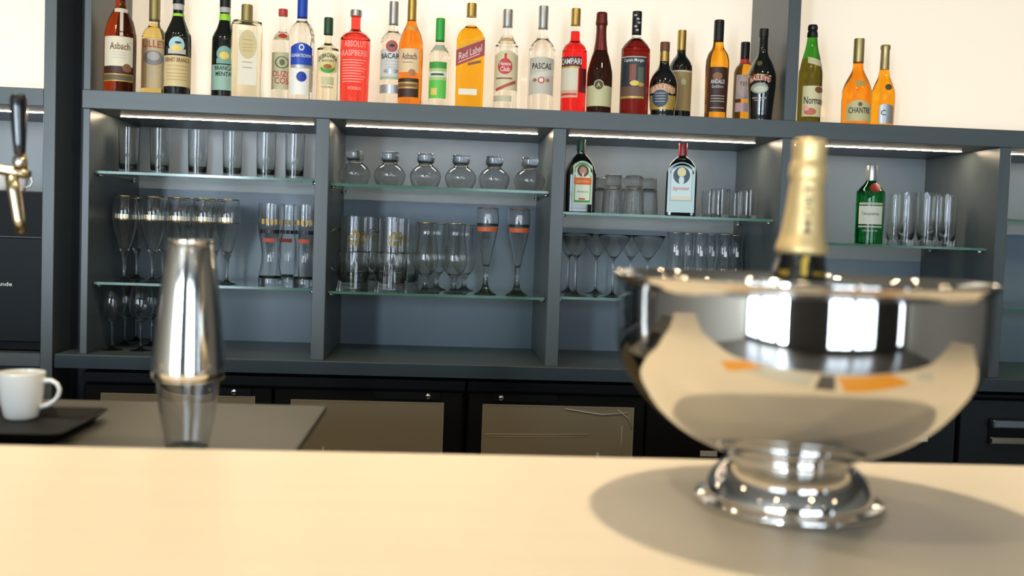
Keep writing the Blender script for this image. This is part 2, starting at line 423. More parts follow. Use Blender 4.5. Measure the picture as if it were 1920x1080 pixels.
# ------------------------------------------------------------------ steel bowl
BX, BY = .4035, 1.128
bowl = thing('punch_bowl', 'large polished steel footed punch bowl cooling a champagne bottle on the counter', 'bowl', (BX, BY, CZ))
foot = [(0, .010), (.080, .008), (.098, .0), (.1045, .001), (.1065, .005), (.1045, .0095), (.099, .0115), (.0945, .0120, 1), (.0940, .016), (.0915, .024), (.0865, .034), (.0800, .042), (.0735, .0475), (.0700, .050, 1), (.0680, .053), (.0690, .057), (.0715, .061)]
lathe('bowl_foot', spline(foot, 4), CHROME, bowl, 96, sharp=60)
out = [(.0, .058), (.050, .058), (.069, .060), (.094, .068), (.128, .085), (.158, .108), (.180, .133), (.1938, .154), (.2008, .175), (.2034, .197), (.2042, .222), (.2044, .246, 1), (.2055, .2525), (.2078, .2550), (.2100, .2562), (.2112, .2590), (.2100, .2622), (.2072, .2628), (.2045, .2600), (.2022, .2545), (.2010, .246), (.2008, .222), (.1998, .199), (.1968, .177), (.1895, .156), (.176, .135), (.154, .111), (.125, .089), (.091, .072), (.05, .064), (0, .063)]
lathe('bowl_body', spline(out, 5), CHROME, bowl, 128, sharp=60)

# champagne bottle in the bowl
s_ = scale_at(BX, BY, 1.45)
tx, tz = PY(1520, 262, BY); mx_, mz_ = PY(1498, 520, BY)
tilt = math.atan2(tx-mx_, tz-mz_)
ch = thing('champagne_bottle', 'gold-foiled champagne bottle standing in the steel bowl', 'bottle', (0, 0, 0))
HB = tz-(CZ+.066)
ch.rotation_euler = (0, tilt, 0)
ch.location = (tx-math.sin(tilt)*HB, BY, tz-math.cos(tilt)*HB)
def hz(py): return HB-(py-262)/s_
def hw(p): return p/s_
glassp = [(0, 0), (.040, 0, 1), (.0425, .004), (.0425, .10), (hw(51), hz(522)), (hw(46), hz(492)), (hw(43.5), hz(468), 1), (0, hz(468))]
lathe('bottle_glass', spline(glassp, 5), pm('champagne_glass', (.004, .006, .004), .04, coat=1.), ch, 40)
foilp = [(0, hz(476)), (hw(46), hz(476)), (hw(40), hz(440)), (hw(35.5), hz(400)), (hw(32.5), hz(365)), (hw(31), hz(345)), (hw(33.5), hz(335)), (hw(34.5), hz(322)), (hw(33), hz(310)), (hw(30), hz(303), 1), (hw(30.5), hz(290)), (hw(32), hz(275)), (hw(31), hz(265)), (hw(26), hz(262), 1), (0, hz(261))]
foil = lathe('foil', spline(foilp, 5), GOLD, ch, 48, sharp=50)
def foil_r(z):
    best = min(foilp, key=lambda p: abs(p[1]-z)); a = sorted(foilp[1:-1], key=lambda p: p[1])
    for i in range(len(a)-1):
        if a[i][1] <= z <= a[i+1][1]:
            t = (z-a[i][1])/max(1e-6, a[i+1][1]-a[i][1]); return a[i][0]+(a[i+1][0]-a[i][0])*t
    return best[0]
gv, gf = text_geo('MOET', .01)
vs = []
for u, v in gv:                     # word runs up the neck
    z = hz(392)+u*hw(92); x = -hw(6)-v*hw(15); r = foil_r(z)+.0006
    vs.append((x, -math.sqrt(max(1e-8, r*r-x*x)), z))
mesh('lettering', vs, gf, flat('foil_lettering', (.16, .10, .05), .5), foil)
# gold emblem on the black neck
def collar(y0, y1, u0, u1, mat, name, off=.0008):
    vs = []; fs = []; n = 10
    for j in range(5):
        py = y0+(y1-y0)*j/4; z = hz(py); r = hw(43.5+(py-468)*.14)+off
        for i in range(n+1):
            x = max(-.96*r, min(.96*r, hw(u0+(u1-u0)*i/n))); vs.append((x, -math.sqrt(r*r-x*x), z))
    for j in range(4):
        for i in range(n): a = j*(n+1)+i; fs.append((a, a+1, a+n+2, a+n+1))
    return mesh(name, vs, fs, mat, ch, True)
gl = flat('gold_print', (.62, .40, .06), .35, .6)
collar(486, 516, -14, -4, gl, 'neck_emblem'); collar(480, 492, -12, -2, gl, 'neck_emblem')
collar(508, 518, -46, -34, gl, 'neck_emblem'); collar(508, 514, 8, 44, gl, 'neck_emblem')

# ------------------------------------------------------------------ cocktail shaker on the lower worktop
SX, SY = -.3655, 1.50
ss = scale_at(SX, SY, 1.2)
bz = lambda py: (838-py)/ss
sh = thing('cocktail_shaker', 'two-piece cocktail shaker, steel tin upturned over a clear mixing glass', 'shaker', (SX, SY, WZ))
gin = [(0, 0), (hw(0)+38/ss, 0, 1), (40/ss, .004), (50/ss, bz(770)), (58/ss, bz(705)), (60/ss, bz(660), 1), (57.5/ss, bz(660), 1), (55.5/ss, bz(705)), (47.5/ss, bz(770)), (38/ss, .006), (34/ss, .0045), (0, .004)]
lathe('mixing_glass', spline(gin, 4), GLASS, sh, 48)
tp = [(62/ss, bz(706), 1), (66.5/ss, bz(703)), (67.5/ss, bz(690), 1), (66.5/ss, bz(684)), (65/ss, bz(660)), (60/ss, bz(600)), (51.5/ss, bz(520)), (43.5/ss, bz(462)), (41.5/ss, bz(453), 1), (42.5/ss, bz(450)), (42/ss, bz(446)), (40/ss, bz(445), 1), (38/ss, bz(449)), (0, bz(450))]
inner = [(0, bz(453)), (38/ss, bz(453)), (40/ss, bz(462)), (49/ss, bz(520)), (58/ss, bz(600)), (62/ss, bz(660)), (62.2/ss, bz(704)), (62/ss, bz(706))]
lathe('shaker_tin', spline(tp, 4)+spline(inner, 3), TINM, sh, 64, sharp=60)

# ------------------------------------------------------------------ cup on its tray
tray_pts = [PZ(192, 772, WZ+.018), PZ(0, 765, WZ+.018)]
tray = thing('serving_tray', 'black rectangular tray with raised rim under the white cup', 'tray', (-.86, 1.62, WZ))
tray.rotation_euler = (0, 0, 0)
TRAY = pm('tray_black', (.005, .005, .004), .55, spec=.15, noise=.2, nscale=40)
tw, td = .30, .115
tx0 = PZ(190, 775, WZ+.018)[0]
tray.location.x = tx0-tw
tray.location.y = 1.605
def rrect(hx, hy, r, z, n=5):
    o = []
    for cx, cy_, a0 in ((hx-r, hy-r, 0), (-hx+r, hy-r, 90), (-hx+r, -hy+r, 180), (hx-r, -hy+r, 270)):
        for k in range(n+1):
            a = math.radians(a0+90*k/n); o.append((cx+r*math.cos(a), cy_+r*math.sin(a), z))
    return o
def loft(name, rings, mat, parent, cap=True, smooth=False):
    n = len(rings[0]); vs = [v for r in rings for v in r]; fs = []
    for i in range(len(rings)-1):
        for k in range(n): fs.append((i*n+k, i*n+(k+1) % n, (i+1)*n+(k+1) % n, (i+1)*n+k))
    if cap: fs.append(tuple(range(n))[::-1]); fs.append(tuple(range((len(rings)-1)*n, len(rings)*n)))
    return mesh(name, vs, fs, mat, parent, smooth)
loft('tray_body', [rrect(tw-.02, td-.02, .01, 0), rrect(tw, td, .02, .018), rrect(tw-.004, td-.004, .017, .018), rrect(tw-.018, td-.018, .012, .005)], TRAY, tray)
cxp, cyp = PZ(40, 783, WZ+.006)
sc_ = scale_at(cxp, cyp, 1.1)
cup = thing('coffee_cup', 'white porcelain coffee cup with loop handle on the black tray', 'cup', (cxp, cyp, WZ+.0055))
c = lambda p: p/sc_
cp = [(0, .002), (c(22), .002), (c(25), 0), (c(28), .001), (c(31), .006), (c(36), c(30)), (c(40), c(60)), (c(41.5), c(84)), (c(41), c(86), 1), (c(39.5), c(85)), (c(38.5), c(60)), (c(34), c(30)), (c(28), c(8)), (0, c(6))]
lathe('cup_body', spline(cp, 4), PORC, cup, 48)
tube('cup_handle', [(c(36)+c(a), 0, c(b)) for a, b in ((0, 68), (8, 72), (18, 72), (28, 66), (33, 56), (31, 44), (24, 34), (12, 26), (-2, 22))], [c(5), c(4.5), c(4), c(4), c(4), c(4), c(4), c(4.5), c(5)], PORC, cup, 12)

# ------------------------------------------------------------------ beer tap at the far left
TY = 1.75
def tp_(px, py): x, z = PY(px, py, TY); return Vector((x, TY, z))
ts = scale_at(-.85, TY, 1.4)
tap = thing('beer_tap', 'beer tap with black tapered handle and brass-toned spout at the left edge', 'tap', (-1.12, TY, WZ))
O = Vector((-1.12, TY, WZ))
hd = [tp_(34.5, 178), tp_(34.6, 179), tp_(34.8, 186), tp_(35.3, 210), tp_(36, 240), tp_(36.6, 265), tp_(37, 288), tp_(37, 290)]
tube('tap_handle', [p-O for p in hd], [12/ts, 14.5/ts, 15.5/ts, 15/ts, 13.5/ts, 11.8/ts, 10/ts, 9/ts], pm('tap_handle_black', (.006, .007, .01), .15, coat=1.), tap, 20)
tube('handle_stem', [tp_(37, 290)-O, tp_(36, 318)-O], [8/ts, 11/ts], CHROME, tap, 16)
tube('collar', [tp_(27, 300)-O, tp_(48, 304)-O], 9/ts, CHROME, tap, 14)
tube('tap_screw', [tp_(45, 290)-O, tp_(46, 318)-O], 5/ts, pm('brass', (.66, .47, .18), .2, 1.), tap, 12)
tube('tap_body', [tp_(-40, 313)-O, tp_(0, 318)-O, tp_(30, 323)-O, tp_(56, 328)-O], [10/ts, 10/ts, 10/ts, 8.5/ts], pm('brushed_brass', (.56, .47, .30), .25, 1.), tap, 20)
tube('spout', [tp_(22, 330)-O, tp_(27, 360)-O, tp_(35, 410)-O, tp_(40, 438)-O], [12/ts, 12/ts, 11/ts, 10.5/ts], MATS['brushed_brass'], tap, 18)
tube('tap_column', [Vector((0, 0, 0)), tp_(-40, 313)-O+Vector((0, 0, .06))-Vector(((tp_(-40, 313)-O).x, 0, 0))], .03, CHROME, tap, 28)
tube('tap_bridge', [Vector((0, 0, tp_(-40, 313).z-WZ)), tp_(-36, 313)-O], .008, CHROME, tap, 12)
# small cup on the machine
sx_, sz_ = PY(22, 358, 3.34)
q = 1/scale_at(sx_, 3.34, 1.4)
for pxx, lb in ((34, 'small white cup on top of the black machine, handle turned right'), (2, 'small white cup on the black machine at the photo edge')):
    xx = PY(pxx, 358, 3.34)[0]
    c2 = thing('espresso_cup', lb, 'cup', (xx, 3.34, mt_))
    lathe('cup_body', spline([(0, 0), (10*q, 0), (14*q, 8*q), (17*q, 26*q), (17.5*q, 32*q, 1), (16.5*q, 32*q), (12*q, 8*q), (0, 4*q)], 3), PORC, c2, 24)
    tube('cup_handle', [(15*q, 0, 26*q), (22*q, 0, 28*q), (26*q, 0, 20*q), (22*q, 0, 12*q), (13*q, 0, 9*q)], 2.2*q, PORC, c2, 8)

# ------------------------------------------------------------------ bottles
AMBER = liq('amber_liquor', (.95, .30, .03)); AMBD = liq('dark_amber_liquor', (.40, .06, .015))
PALEY = liq('pale_yellow_aperitif', (1.0, .80, .30)); REDL = liq('red_liquor', (.95, .03, .03)); REDP = liq('raspberry_red_glass', (1.0, .09, .07))
ORG = liq('orange_liqueur', (1.0, .42, .02)); ORG2 = liq('deep_orange_brandy', (1.0, .33, .02)); GOLDL = liq('golden_whisky', (1.0, .52, .03))
DRED = liq('dark_red_rum', (.22, .015, .012)); DWINE = liq('dark_wine_glass', (.03, .012, .008)); GRN = liq('green_glass', (.05, .30, .03)); OLV = liq('olive_glass', (.14, .12, .015))
DGRN = liq('deep_green_glass', (.03, .16, .03)); GING = liq('emerald_gin_glass', (.01, .30, .05))
NEARB = pm('black_bottle_glass', (.006, .008, .007), .05, coat=1.)
FROST = pm('faintly_yellow_spirit', (.985, .95, .80), .0, trans=1., ior=1.36)
def cm(name, col, rough=.4, metal=0.): return pm(name, col, rough, metal)
C_GOLD = cm('gold_cap', (.62, .42, .12), .3, .8); C_SILV = cm('silver_cap', (.55, .55, .53), .3, .8); C_BLK = cm('black_cap', (.012, .012, .012), .3)
C_OLV = cm('olive_gold_cap', (.34, .27, .10), .4, .5); C_RED = cm('red_cap', (.62, .06, .05)); C_BLUE = cm('blue_cap', (.02, .07, .45), .3); C_DGR = cm('dark_green_cap', (.02, .07, .03))
C_GRN = cm('green_cap', (.04, .42, .06)); C_WINE = cm('wine_red_foil', (.16, .025, .02), .35, .4); C_BRN = cm('brown_cap', (.18, .06, .03)); C_WGD = cm('pale_gold_foil', (.56, .44, .20), .35, .7)
CREAM = flat('cream_paper', (.72, .66, .50)); TAN = flat('tan_paper', (.60, .44, .20)); TAN2 = flat('ochre_paper', (.50, .34, .13)); WHT = flat('white_paper', (.80, .78, .70)); BLK = flat('black_ink', (.015, .014, .012))
BRN = flat('brown_ink', (.20, .09, .04)); DBRN = flat('dark_brown_paper', (.05, .018, .012)); REDI = flat('red_ink', (.60, .05, .03)); REDB = flat('dull_red_paper', (.33, .05, .05)); TEAL = flat('teal_paper', (.20, .38, .32)); BLUI = flat('blue_ink', (.01, .04, .35))
GRNI = flat('green_ink', (.06, .33, .05)); LGRN = flat('light_green_paper', (.45, .60, .22)); LIME = flat('lime_band', (.35, .75, .05)); GREY = flat('grey_paper', (.52, .50, .44)); SILV = flat('silver_print', (.45, .46, .46), .35, .5)
GLDI = flat('gold_ink', (.55, .36, .08), .4, .3); YEL = flat('yellow_ink', (.80, .60, .12)); PINK = flat('pink_print', (.95, .42, .36)); CYAN = flat('pale_cyan_print', (.45, .66, .70)); NAVY = flat('navy_ink', (.05, .08, .12)); OLI = flat('pale_olive_paper', (.58, .55, .30))

class Bottle:
    """profile rows are (pixel row, half width in pixels[, corner]) measured at the bottle's own depth"""
    def __init__(s, name, label, cat, c, cy_, prof, mat, zb=ZT, Y=3.215, neck=None, box_=None, group=None, turn=0.):
        s.X, _ = PY(c, cy_, Y); s.Y = Y; s.zb = zb
        s.s = scale_at(s.X, Y, zb+.12)
        s.c, s.cy = c, cy_
        s.box = box_
        s.t = thing(name, label, cat, (s.X, Y, zb), -math.atan2(s.X, Y)+turn, group)
        s.prof = [(p[1]/s.s, s.z(p[0]))+tuple(p[2:]) for p in prof]
        s.prof.append((s.prof[-1][0], .004)); s.prof.append((s.prof[-1][0]*.93, 0))
        s.curve = spline(s.prof, 4)
        if box_:
            k = box_
            def sec(r, a, z):
                ca, sa = math.cos(a), math.sin(a)
                f = s.sq(z); e = 2+f*6
                q_ = (abs(ca)**e+abs(sa)**e)**(-1/e)
                return r*ca*q_, r*(1-(1-k)*f)*sa*q_
            s.sec = sec
        else: s.sec = None
        zn = s.z(neck[0]) if neck else 1e9
        pr = s.curve
        top = [p for p in pr if p[1] >= zn-1e-6]; bot = [p for p in pr if p[1] < zn]
        if neck:
            rn = s.r(zn)
            s.body = lathe('bottle_body', [(0, zn), (rn, zn)]+bot+[(0, 0)], mat, s.t, 40 if not box_ else 48, s.sec)
            lathe('bottle_neck', [(0, top[0][1])]+top+[(rn, zn+.0003), (0, zn+.0003)], neck[1], s.t, 32, s.sec)
        else:
            s.body = lathe('bottle_body', [(0, pr[0][1])]+pr+[(0, 0)], mat, s.t, 40 if not box_ else 48, s.sec)
    def sq(s, z):
        return max(0., min(1., (s.boxz-z)/.02)) if s.box else 0.
    boxz = 9.
    def z(s, py): return PY(s.c+(s.cy-py)*.035, py, s.Y)[1]-s.zb
    def r(s, z):
        c_ = s.curve
        for i in range(len(c_)-1):
            z1, z0 = c_[i][1], c_[i+1][1]
            if z0 <= z <= z1 and z1 > z0:
                t = (z-z0)/(z1-z0); return c_[i+1][0]+(c_[i][0]-c_[i+1][0])*t
        return c_[0][0] if z > c_[0][1] else c_[-1][0]
    def on(s, u, z, off, arc0=None):
        """surface point; u metres sideways (projected) or arc length from angle arc0"""
        r = s.r(z)
        if s.box:
            f = s.sq(z)
            if f > .9: return (u, -(r*s.box)-off, z)
        r += off
        if arc0 is None:
            a = math.asin(max(-.985, min(.985, u/r)))
        else: a = arc0+u/r
        return (r*math.sin(a), -r*math.cos(a), z)
    def lab(s, y0, y1, u0, u1, mat, name='label', parent=None, lv=1, arch=0, barch=0, slant=0, nu=12, nv=4):
        vs = []; fs = []
        for j in range(nv+1):
            for i in range(nu+1):
                k = 2*i/nu-1
                ya = y0+arch*k*k; yb = y1-barch*k*k if barch >= 0 else y1+barch*(1-k*k)*-1*-1
                py = ya+(yb-ya)*j/nv-slant*k
                vs.append(s.on((u0+(u1-u0)*i/nu)/s.s, s.z(py), .0005*lv+.0003))
        for j in range(nv):
            for i in range(nu): a = j*(nu+1)+i; fs.append((a, a+nu+1, a+nu+2, a+1))
        return mesh(name, vs, fs, mat, parent or s.t, True)
    def oval(s, yc, uc, a, b, mat, name='emblem', parent=None, lv=2, ring=0.):
        vs = []; fs = []; n = 20
        vs.append(s.on(uc/s.s, s.z(yc), .0005*lv+.0003))
        for rr in (.25, .5, .75, 1.):
            for k in range(n):
                t = 2*math.pi*k/n; vs.append(s.on((uc+a*rr*math.cos(t))/s.s, s.z(yc-b*rr*math.sin(t)), .0005*lv+.0003))
        for k in range(n): fs.append((0, 1+k, 1+(k+1) % n))
        for j in range(3):
            for k in range(n): fs.append((1+j*n+k, 1+(j+1)*n+k, 1+(j+1)*n+(k+1) % n, 1+j*n+(k+1) % n))
        return mesh(name, vs, fs, mat, parent or s.t, True)
    def txt(s, st, yc, uc, w_, h_, mat, parent=None, lv=3, arch=0, slant=0, bold=.012, name='lettering'):
        gv, gf = text_geo(st, bold); vs = []
        rr = s.r(s.z(yc)); a0 = math.asin(max(-.97, min(.97, uc/s.s/rr)))
        for u, v in gv:
            py = yc-v*h_+arch*(2*u)**2-slant*2*u
            if s.box: vs.append(s.on((uc+u*w_)/s.s, s.z(py), .0005*lv+.0003))
            else: vs.append(s.on(u*w_/s.s, s.z(py), .0005*lv+.0003, a0))
        return mesh(name, vs, gf, mat, parent or s.t)
    def cap(s, y0, y1, hw_, mat, name='cap', ribs=False, flare=0., extra=None):
        z0, z1 = s.z(y1), s.z(y0); r = hw_/s.s
        pr = [(0, z1), (r*.93, z1, 1), (r, z1-.0015), (r, z0+.001), (r+flare/s.s, z0, 1), (r*.7, z0-.0003, 1), (0, z0-.0003)]
        if extra: pr = [(0, z1)]+[(h/s.s, s.z(p))+tuple(q_) for p, h, *q_ in extra]+[(0, z0)]
        return lathe(name, spline(pr, 2), mat, s.t, 24)
    def band(s, y0, y1, mat, name='band', off=.0007, nu=28):
        zs = [s.z(y0)+(s.z(y1)-s.z(y0))*i/4 for i in range(5)]
        pr = [(s.r(z)+off, z) for z in zs]
        return lathe(name, [(pr[0][0]-off, pr[0][1])]+pr+[(pr[-1][0]-off, pr[-1][1])], mat, s.t, nu)
BK = 3.32
G = 'liquor bottles on the top board'
# 1
b = Bottle('brandy_bottle', 'large amber brandy bottle, first on the left of the top board', 'bottle', 225, 130, [(-48, 9), (5, 9.5), (18, 12), (28, 17), (42, 23), (60, 27), (75, 28.5), (165, 28.5)], AMBD, group=G)
b.cap(-56, -14, 10, C_GOLD)
l = b.lab(73, 128, -27, 22, CREAM); b.txt('Asbach', 91, -1, 37, 13, BRN, l); [b.lab(y, y+1.2, -14, 10, GREY, 'print_line', l, 2) for y in (102, 107, 112)]
b.lab(128, 141, -27, 22, DBRN); b.oval(131, 12, 8, 8, flat('seal_brown', (.22, .10, .05)), 'seal', None, 3)
b.lab(142, 156, -27.6, 23, GLDI, lv=1); b.lab(144, 154, -27.6, 22, flat('brown_band', (.12, .09, .05)), 'band', None, 2)
b.lab(18, 26, -11, 12, CREAM, 'neck_label')
b.lab(26, 72, -1.5, 4.5, flat('paper_strip', (.6, .55, .45)), 'neck_strip')
# 2
b = Bottle('aperitif_bottle', 'pale yellow aperitif bottle with tan label half behind the first black bottle', 'bottle', 288, 150, [(-14, 9), (37, 9.5), (50, 11), (58, 17), (68, 21), (80, 22.5), (165, 22.5)], PALEY, Y=BK, group=G, neck=(46, GLIQ))
b.cap(-20, 37, 10, C_OLV)
l = b.lab(76, 168, -21.8, 21.8, flat('sand_paper', (.66, .50, .27))); b.txt('LILLET', 86, 0, 44, 13, flat('rust_ink', (.42, .10, .05)), l)
b.oval(112, -1, 18, 14, flat('grey_engraving', (.30, .27, .26)), 'engraving', l); b.oval(109, -1, 11, 8, GREY, 'engraving', l, 3); b.txt('BLANC', 139, 0, 18, 5, GREY, l)
# 3
b = Bottle('bitter_bottle', 'black bitter bottle with round blue emblem and tan label', 'bottle', 332.5, 140, [(-6, 9), (20, 9.5), (32, 10.5), (45, 15), (60, 21), (76, 24.5), (168, 24.5)], NEARB, group=G)
b.cap(-10, 8, 10.5, C_BLK); b.band(7, 20, GREY, 'neck_label'); b.band(27, 32, LIME)
b.oval(88, -2, 14, 15, flat('pale_blue_print', (.38, .60, .62)), 'emblem'); b.oval(95, -2, 10, 6, YEL, 'emblem', None, 3); b.oval(84, 0, 6, 2, BLK, 'emblem', None, 4); b.lab(98, 105, -17, 14, GREY, 'scroll', None, 3, arch=-3)
l = b.lab(108, 165, -23.6, 23.6, flat('wheat_paper', (.66, .52, .26))); b.txt('FERNET BRANCA', 116, -1, 50, 8, BRN, l); [b.lab(y, y+1.4, -19, 18, TAN2, 'print_line', l, 2) for y in (126, 133, 140, 146, 152)]
# 4
b = Bottle('mint_bitter_bottle', 'black bitter bottle with teal label and lime neck ring', 'bottle', 419.5, 150, [(-4, 9), (28, 9.5), (40, 10.5), (55, 15), (68, 21), (84, 23), (170, 23)], NEARB, Y=BK, group=G)
b.cap(-8, 14, 10, C_BLK); b.band(15, 25, GREY, 'neck_label'); b.band(28, 40, LIME)
b.oval(105, 0, 14, 15, TEAL, 'emblem'); b.oval(108, 0, 9, 7, YEL, 'emblem', None, 3); b.lab(116, 123, -14, 14, TEAL, 'scroll', None, 3, arch=-3)
l = b.lab(125, 172, -22, 22, flat('sea_green_paper', (.30, .48, .38))); b.txt('BRANCA', 131, -1, 34, 8, BLK, l); b.txt('MENTA', 142, -1, 30, 8, BLK, l)
# 5
b = Bottle('square_gin_bottle', 'clear square-shouldered bottle with gold cap and pale tan oval label', 'bottle', 461, 130, [(40, 10), (44, 11, 1), (46, 22, 1), (53, 27), (172, 26)], FROST, group=G, box_=.8, turn=.10)
b.boxz = b.z(44); 
b.cap(11, 42, 10.5, C_OLV)
l = b.lab(62, 162, -17, 17, flat('ivory_print', (.80, .76, .62)), nu=2); b.oval(87, 0, 16.5, 27, flat('pale_gold_print', (.66, .54, .28)), 'emblem', l, 2); [b.lab(y, y+1.4, -9, 9, TAN2, 'print_line', l, 3, nu=2) for y in (78, 86, 92, 98, 119, 129)]
# 6
b = Bottle('aniseed_bottle', 'clear bottle with red cap and red lettering, left of the blue-capped bottle', 'bottle', 528, 150, [(29, 7), (58, 7.5), (66, 13), (76, 17.5), (90, 19), (170, 19)], GLIQ, Y=BK, group=G)
b.cap(18, 30, 8.5, C_RED); b.lab(66, 78, -15, 16, OLI, 'shoulder_label', arch=6); b.oval(70, 0, 8, 5, REDI, 'emblem')
l = b.lab(101, 170, -18.5, 18.5, flat('khaki_paper', (.62, .58, .36))); b.oval(120, 0, 13, 11.5, flat('coin_dark', (.14, .16, .08)), 'coin', l); b.oval(120, 0, 10.5, 9.5, OLI, 'coin', l, 3); b.oval(120, 0, 5, 6, flat('coin_dark', (.14, .16, .08)), 'coin', l, 4)
b.txt('OUZO', 141, 0, 38, 11, REDI, l); b.txt('COS', 154, 0, 28, 12, REDI, l)
# 7
b = Bottle('blue_label_vodka_bottle', 'tall clear vodka bottle with royal blue cap and label', 'bottle', 564.5, 130, [(33, 9), (41, 10.5), (50, 18), (60, 22), (76, 23.5), (175, 22.5)], GLIQ, group=G)
b.cap(-8, 33, 9.5, C_BLUE)
l = b.lab(84, 125, -19.5, 19.5, C_BLUE, arch=8); b.txt('GORBATSCHOW', 108, 0, 40, 6, WHITEW, l); b.oval(93, 0, 5, 6, WHITEW, 'crest', l, 3); b.oval(93, 0, 3, 3.5, C_BLUE, 'crest', l, 4)
b.lab(125, 131, -19.5, 19.5, SILV, 'label_foot', lv=2)
b.lab(133, 180, -20, 15, flat('white_print', (.86, .84, .76)), 'label'); b.oval(147, 1, 9.5, 9.5, BLUI, 'seal')
# 8
b = Bottle('bison_vodka_bottle', 'short clear bottle with dark green cap and grass-green pictured label', 'bottle', 613.5, 150, [(64, 6), (80, 6.5), (87, 12), (93, 18.5), (100, 20), (172, 20)], FROST, group=G)
b.cap(35, 64, 8.5, C_DGR)
l = b.lab(100, 142, -17, 17, flat('straw_print', (.72, .66, .34)), arch=8, barch=6); b.txt('ZUBROWKA', 107, 0, 40, 8, BLK, l, arch=9); b.txt('BISON', 117, 0, 22, 4, BRN, l); b.oval(131, 0, 13, 9, GRNI, 'picture', l, 2); b.oval(127, 0, 12, 6, YEL, 'picture', l, 3); b.oval(128, 0, 8, 4.5, flat('bison_brown', (.32, .12, .04)), 'picture', l, 4)
b.lab(147, 162, -11, 12, OLI, 'lower_label'); b.txt('VODKA', 166, 0, 24, 4, BLK)
# 9
b = Bottle('red_vodka_bottle', 'bright red round-shouldered vodka bottle with silver cap', 'bottle', 664.5, 150, [(31, 9), (35, 9), (54, 9), (60, 13), (66, 22), (73, 26.5), (84, 28), (182, 26.5)], REDP, group=G)
b.cap(20, 31, 11, C_SILV)
b.txt('ABSOLUT', 87, 0, 44, 12, PINK); b.txt('RASPBERRI', 104, 0, 54, 11, PINK)
for k, y in enumerate(range(116, 160, 5)): b.lab(y, y+1.6, -22, 20-(k % 3)*4, PINK, 'print_line', nu=8)
b.txt('VODKA', 169, 0, 26, 6, PINK)
# 10
b = Bottle('white_rum_bottle', 'clear white rum bottle with grey cap and round red emblem', 'bottle', 735, 150, [(45, 8), (53, 8.5), (61, 11), (67, 17), (76, 22), (90, 23.5), (180, 23)], GLIQ, group=G, Y=3.26)
b.cap(6, 45, 9, C_SILV)
b.oval(91, -2, 11, 11, REDI, 'emblem'); b.oval(91, -2, 9, 9, flat('dusky_red', (.35, .12, .10)), 'emblem', None, 3); b.oval(90, -2, 5, 3, BLK, 'emblem', None, 4)
l = b.lab(96, 152, -22.5, 22.5, flat('pale_grey_print', (.66, .68, .62)), lv=0.6); b.txt('BACARDI', 109, 0, 48, 10, BLK, l); [b.lab(y, y+1.2, -14, 13, GREY, 'print_line', l, 2) for y in (118, 124, 129)]
b.oval(137, -2, 14, 5, SILV, 'medallions', l, 2); b.lab(147, 152, -22.5, 22.5, flat('sage_print', (.40, .50, .34)), 'print_line', l, 2); b.lab(162, 178, -22.5, 22.5, SILV, 'lower_label')
# 11
b = Bottle('orange_brandy_bottle', 'orange-brown brandy bottle with gold cap and cream label', 'bottle', 769.5, 130, [(36, 8), (42, 9), (52, 12), (62, 17), (76, 21), (92, 22.8), (186, 22.5)], AMBER, group=G)
b.cap(2, 38, 8.5, C_GOLD)
b.lab(52, 60, -9, 9, flat('amber_print', (.8, .4, .08)), 'neck_label'); l = b.lab(95, 139, -22, 15, flat('peach_paper', (.80, .60, .36))); b.txt('Asbach', 109, -3, 29, 12, BRN, l); b.lab(120, 121, -14, 4, BRN, 'print_line', l, 2)
b.lab(150, 185, -22.2, 16, DBRN, 'lower_band'); b.lab(157, 169, -22.2, 14, GLDI, 'gold_band', None, 2); b.lab(160, 166, -22, 13, BRN, 'brown_band', None, 3); b.oval(140, 3, 7, 7, flat('seal_copper', (.45, .18, .06)), 'seal', None, 3)
# 12
b = Bottle('green_label_vodka_bottle', 'clear bottle with grass-green cap and green banded label', 'bottle', 823, 140, [(76, 7), (84, 7.5), (92, 13), (100, 18), (112, 19.5), (186, 19.5)], GLIQ, group=G)
b.cap(37, 76, 8.5, C_GRN)
b.lab(86, 98, -14, 14, flat('faded_green', (.45, .50, .36)), 'shoulder_label', slant=-1, arch=3); l = b.lab(119, 187, -18, 14, LGRN); b.lab(119, 131, -18, 14, GRNI, 'green_band', l, 2); b.lab(137, 147, -18, 14, WHT, 'white_band', l, 2); b.lab(140.5, 144.5, -15, 9, flat('bottle_green_ink', (.03, .12, .04)), 'print_line', l, 3); b.lab(153, 187, -18, 14, flat('mid_green', (.12, .55, .08)), 'green_field', l, 2); b.lab(168, 181, -14, -3, YEL, 'print_line', l, 3)
# 13
b = Bottle('square_whisky_bottle', 'square golden whisky bottle with slanted dark red label', 'bottle', 881, 130, [(31, 9), (46, 9), (52, 11), (60, 19), (72, 25), (90, 26.5), (190, 26)], GOLDL, group=G, box_=.86, neck=(50, GLIQ))
b.boxz = b.z(58)
b.cap(8, 31, 9.5, C_GOLD)
l = b.lab(88, 118, -26.3, 26.3, REDB, slant=11, nu=2); b.lab(84, 87, -26.3, 26.3, GLDI, 'gold_line', l, 1, slant=11, nu=2); b.txt('Red Label', 102, 0, 42, 14, flat('pale_rose_ink', (.8, .55, .5)), l, slant=9); b.lab(112, 114, -22, 18, PINK, 'print_line', l, 2, slant=9, nu=2)
b.lab(170, 181, -20, 14, flat('small_white_label', (.80, .78, .62)), 'lower_label', nu=2); b.lab(119, 124, -4, 20, BRN, 'print_line', None, 1, slant=3, nu=2)
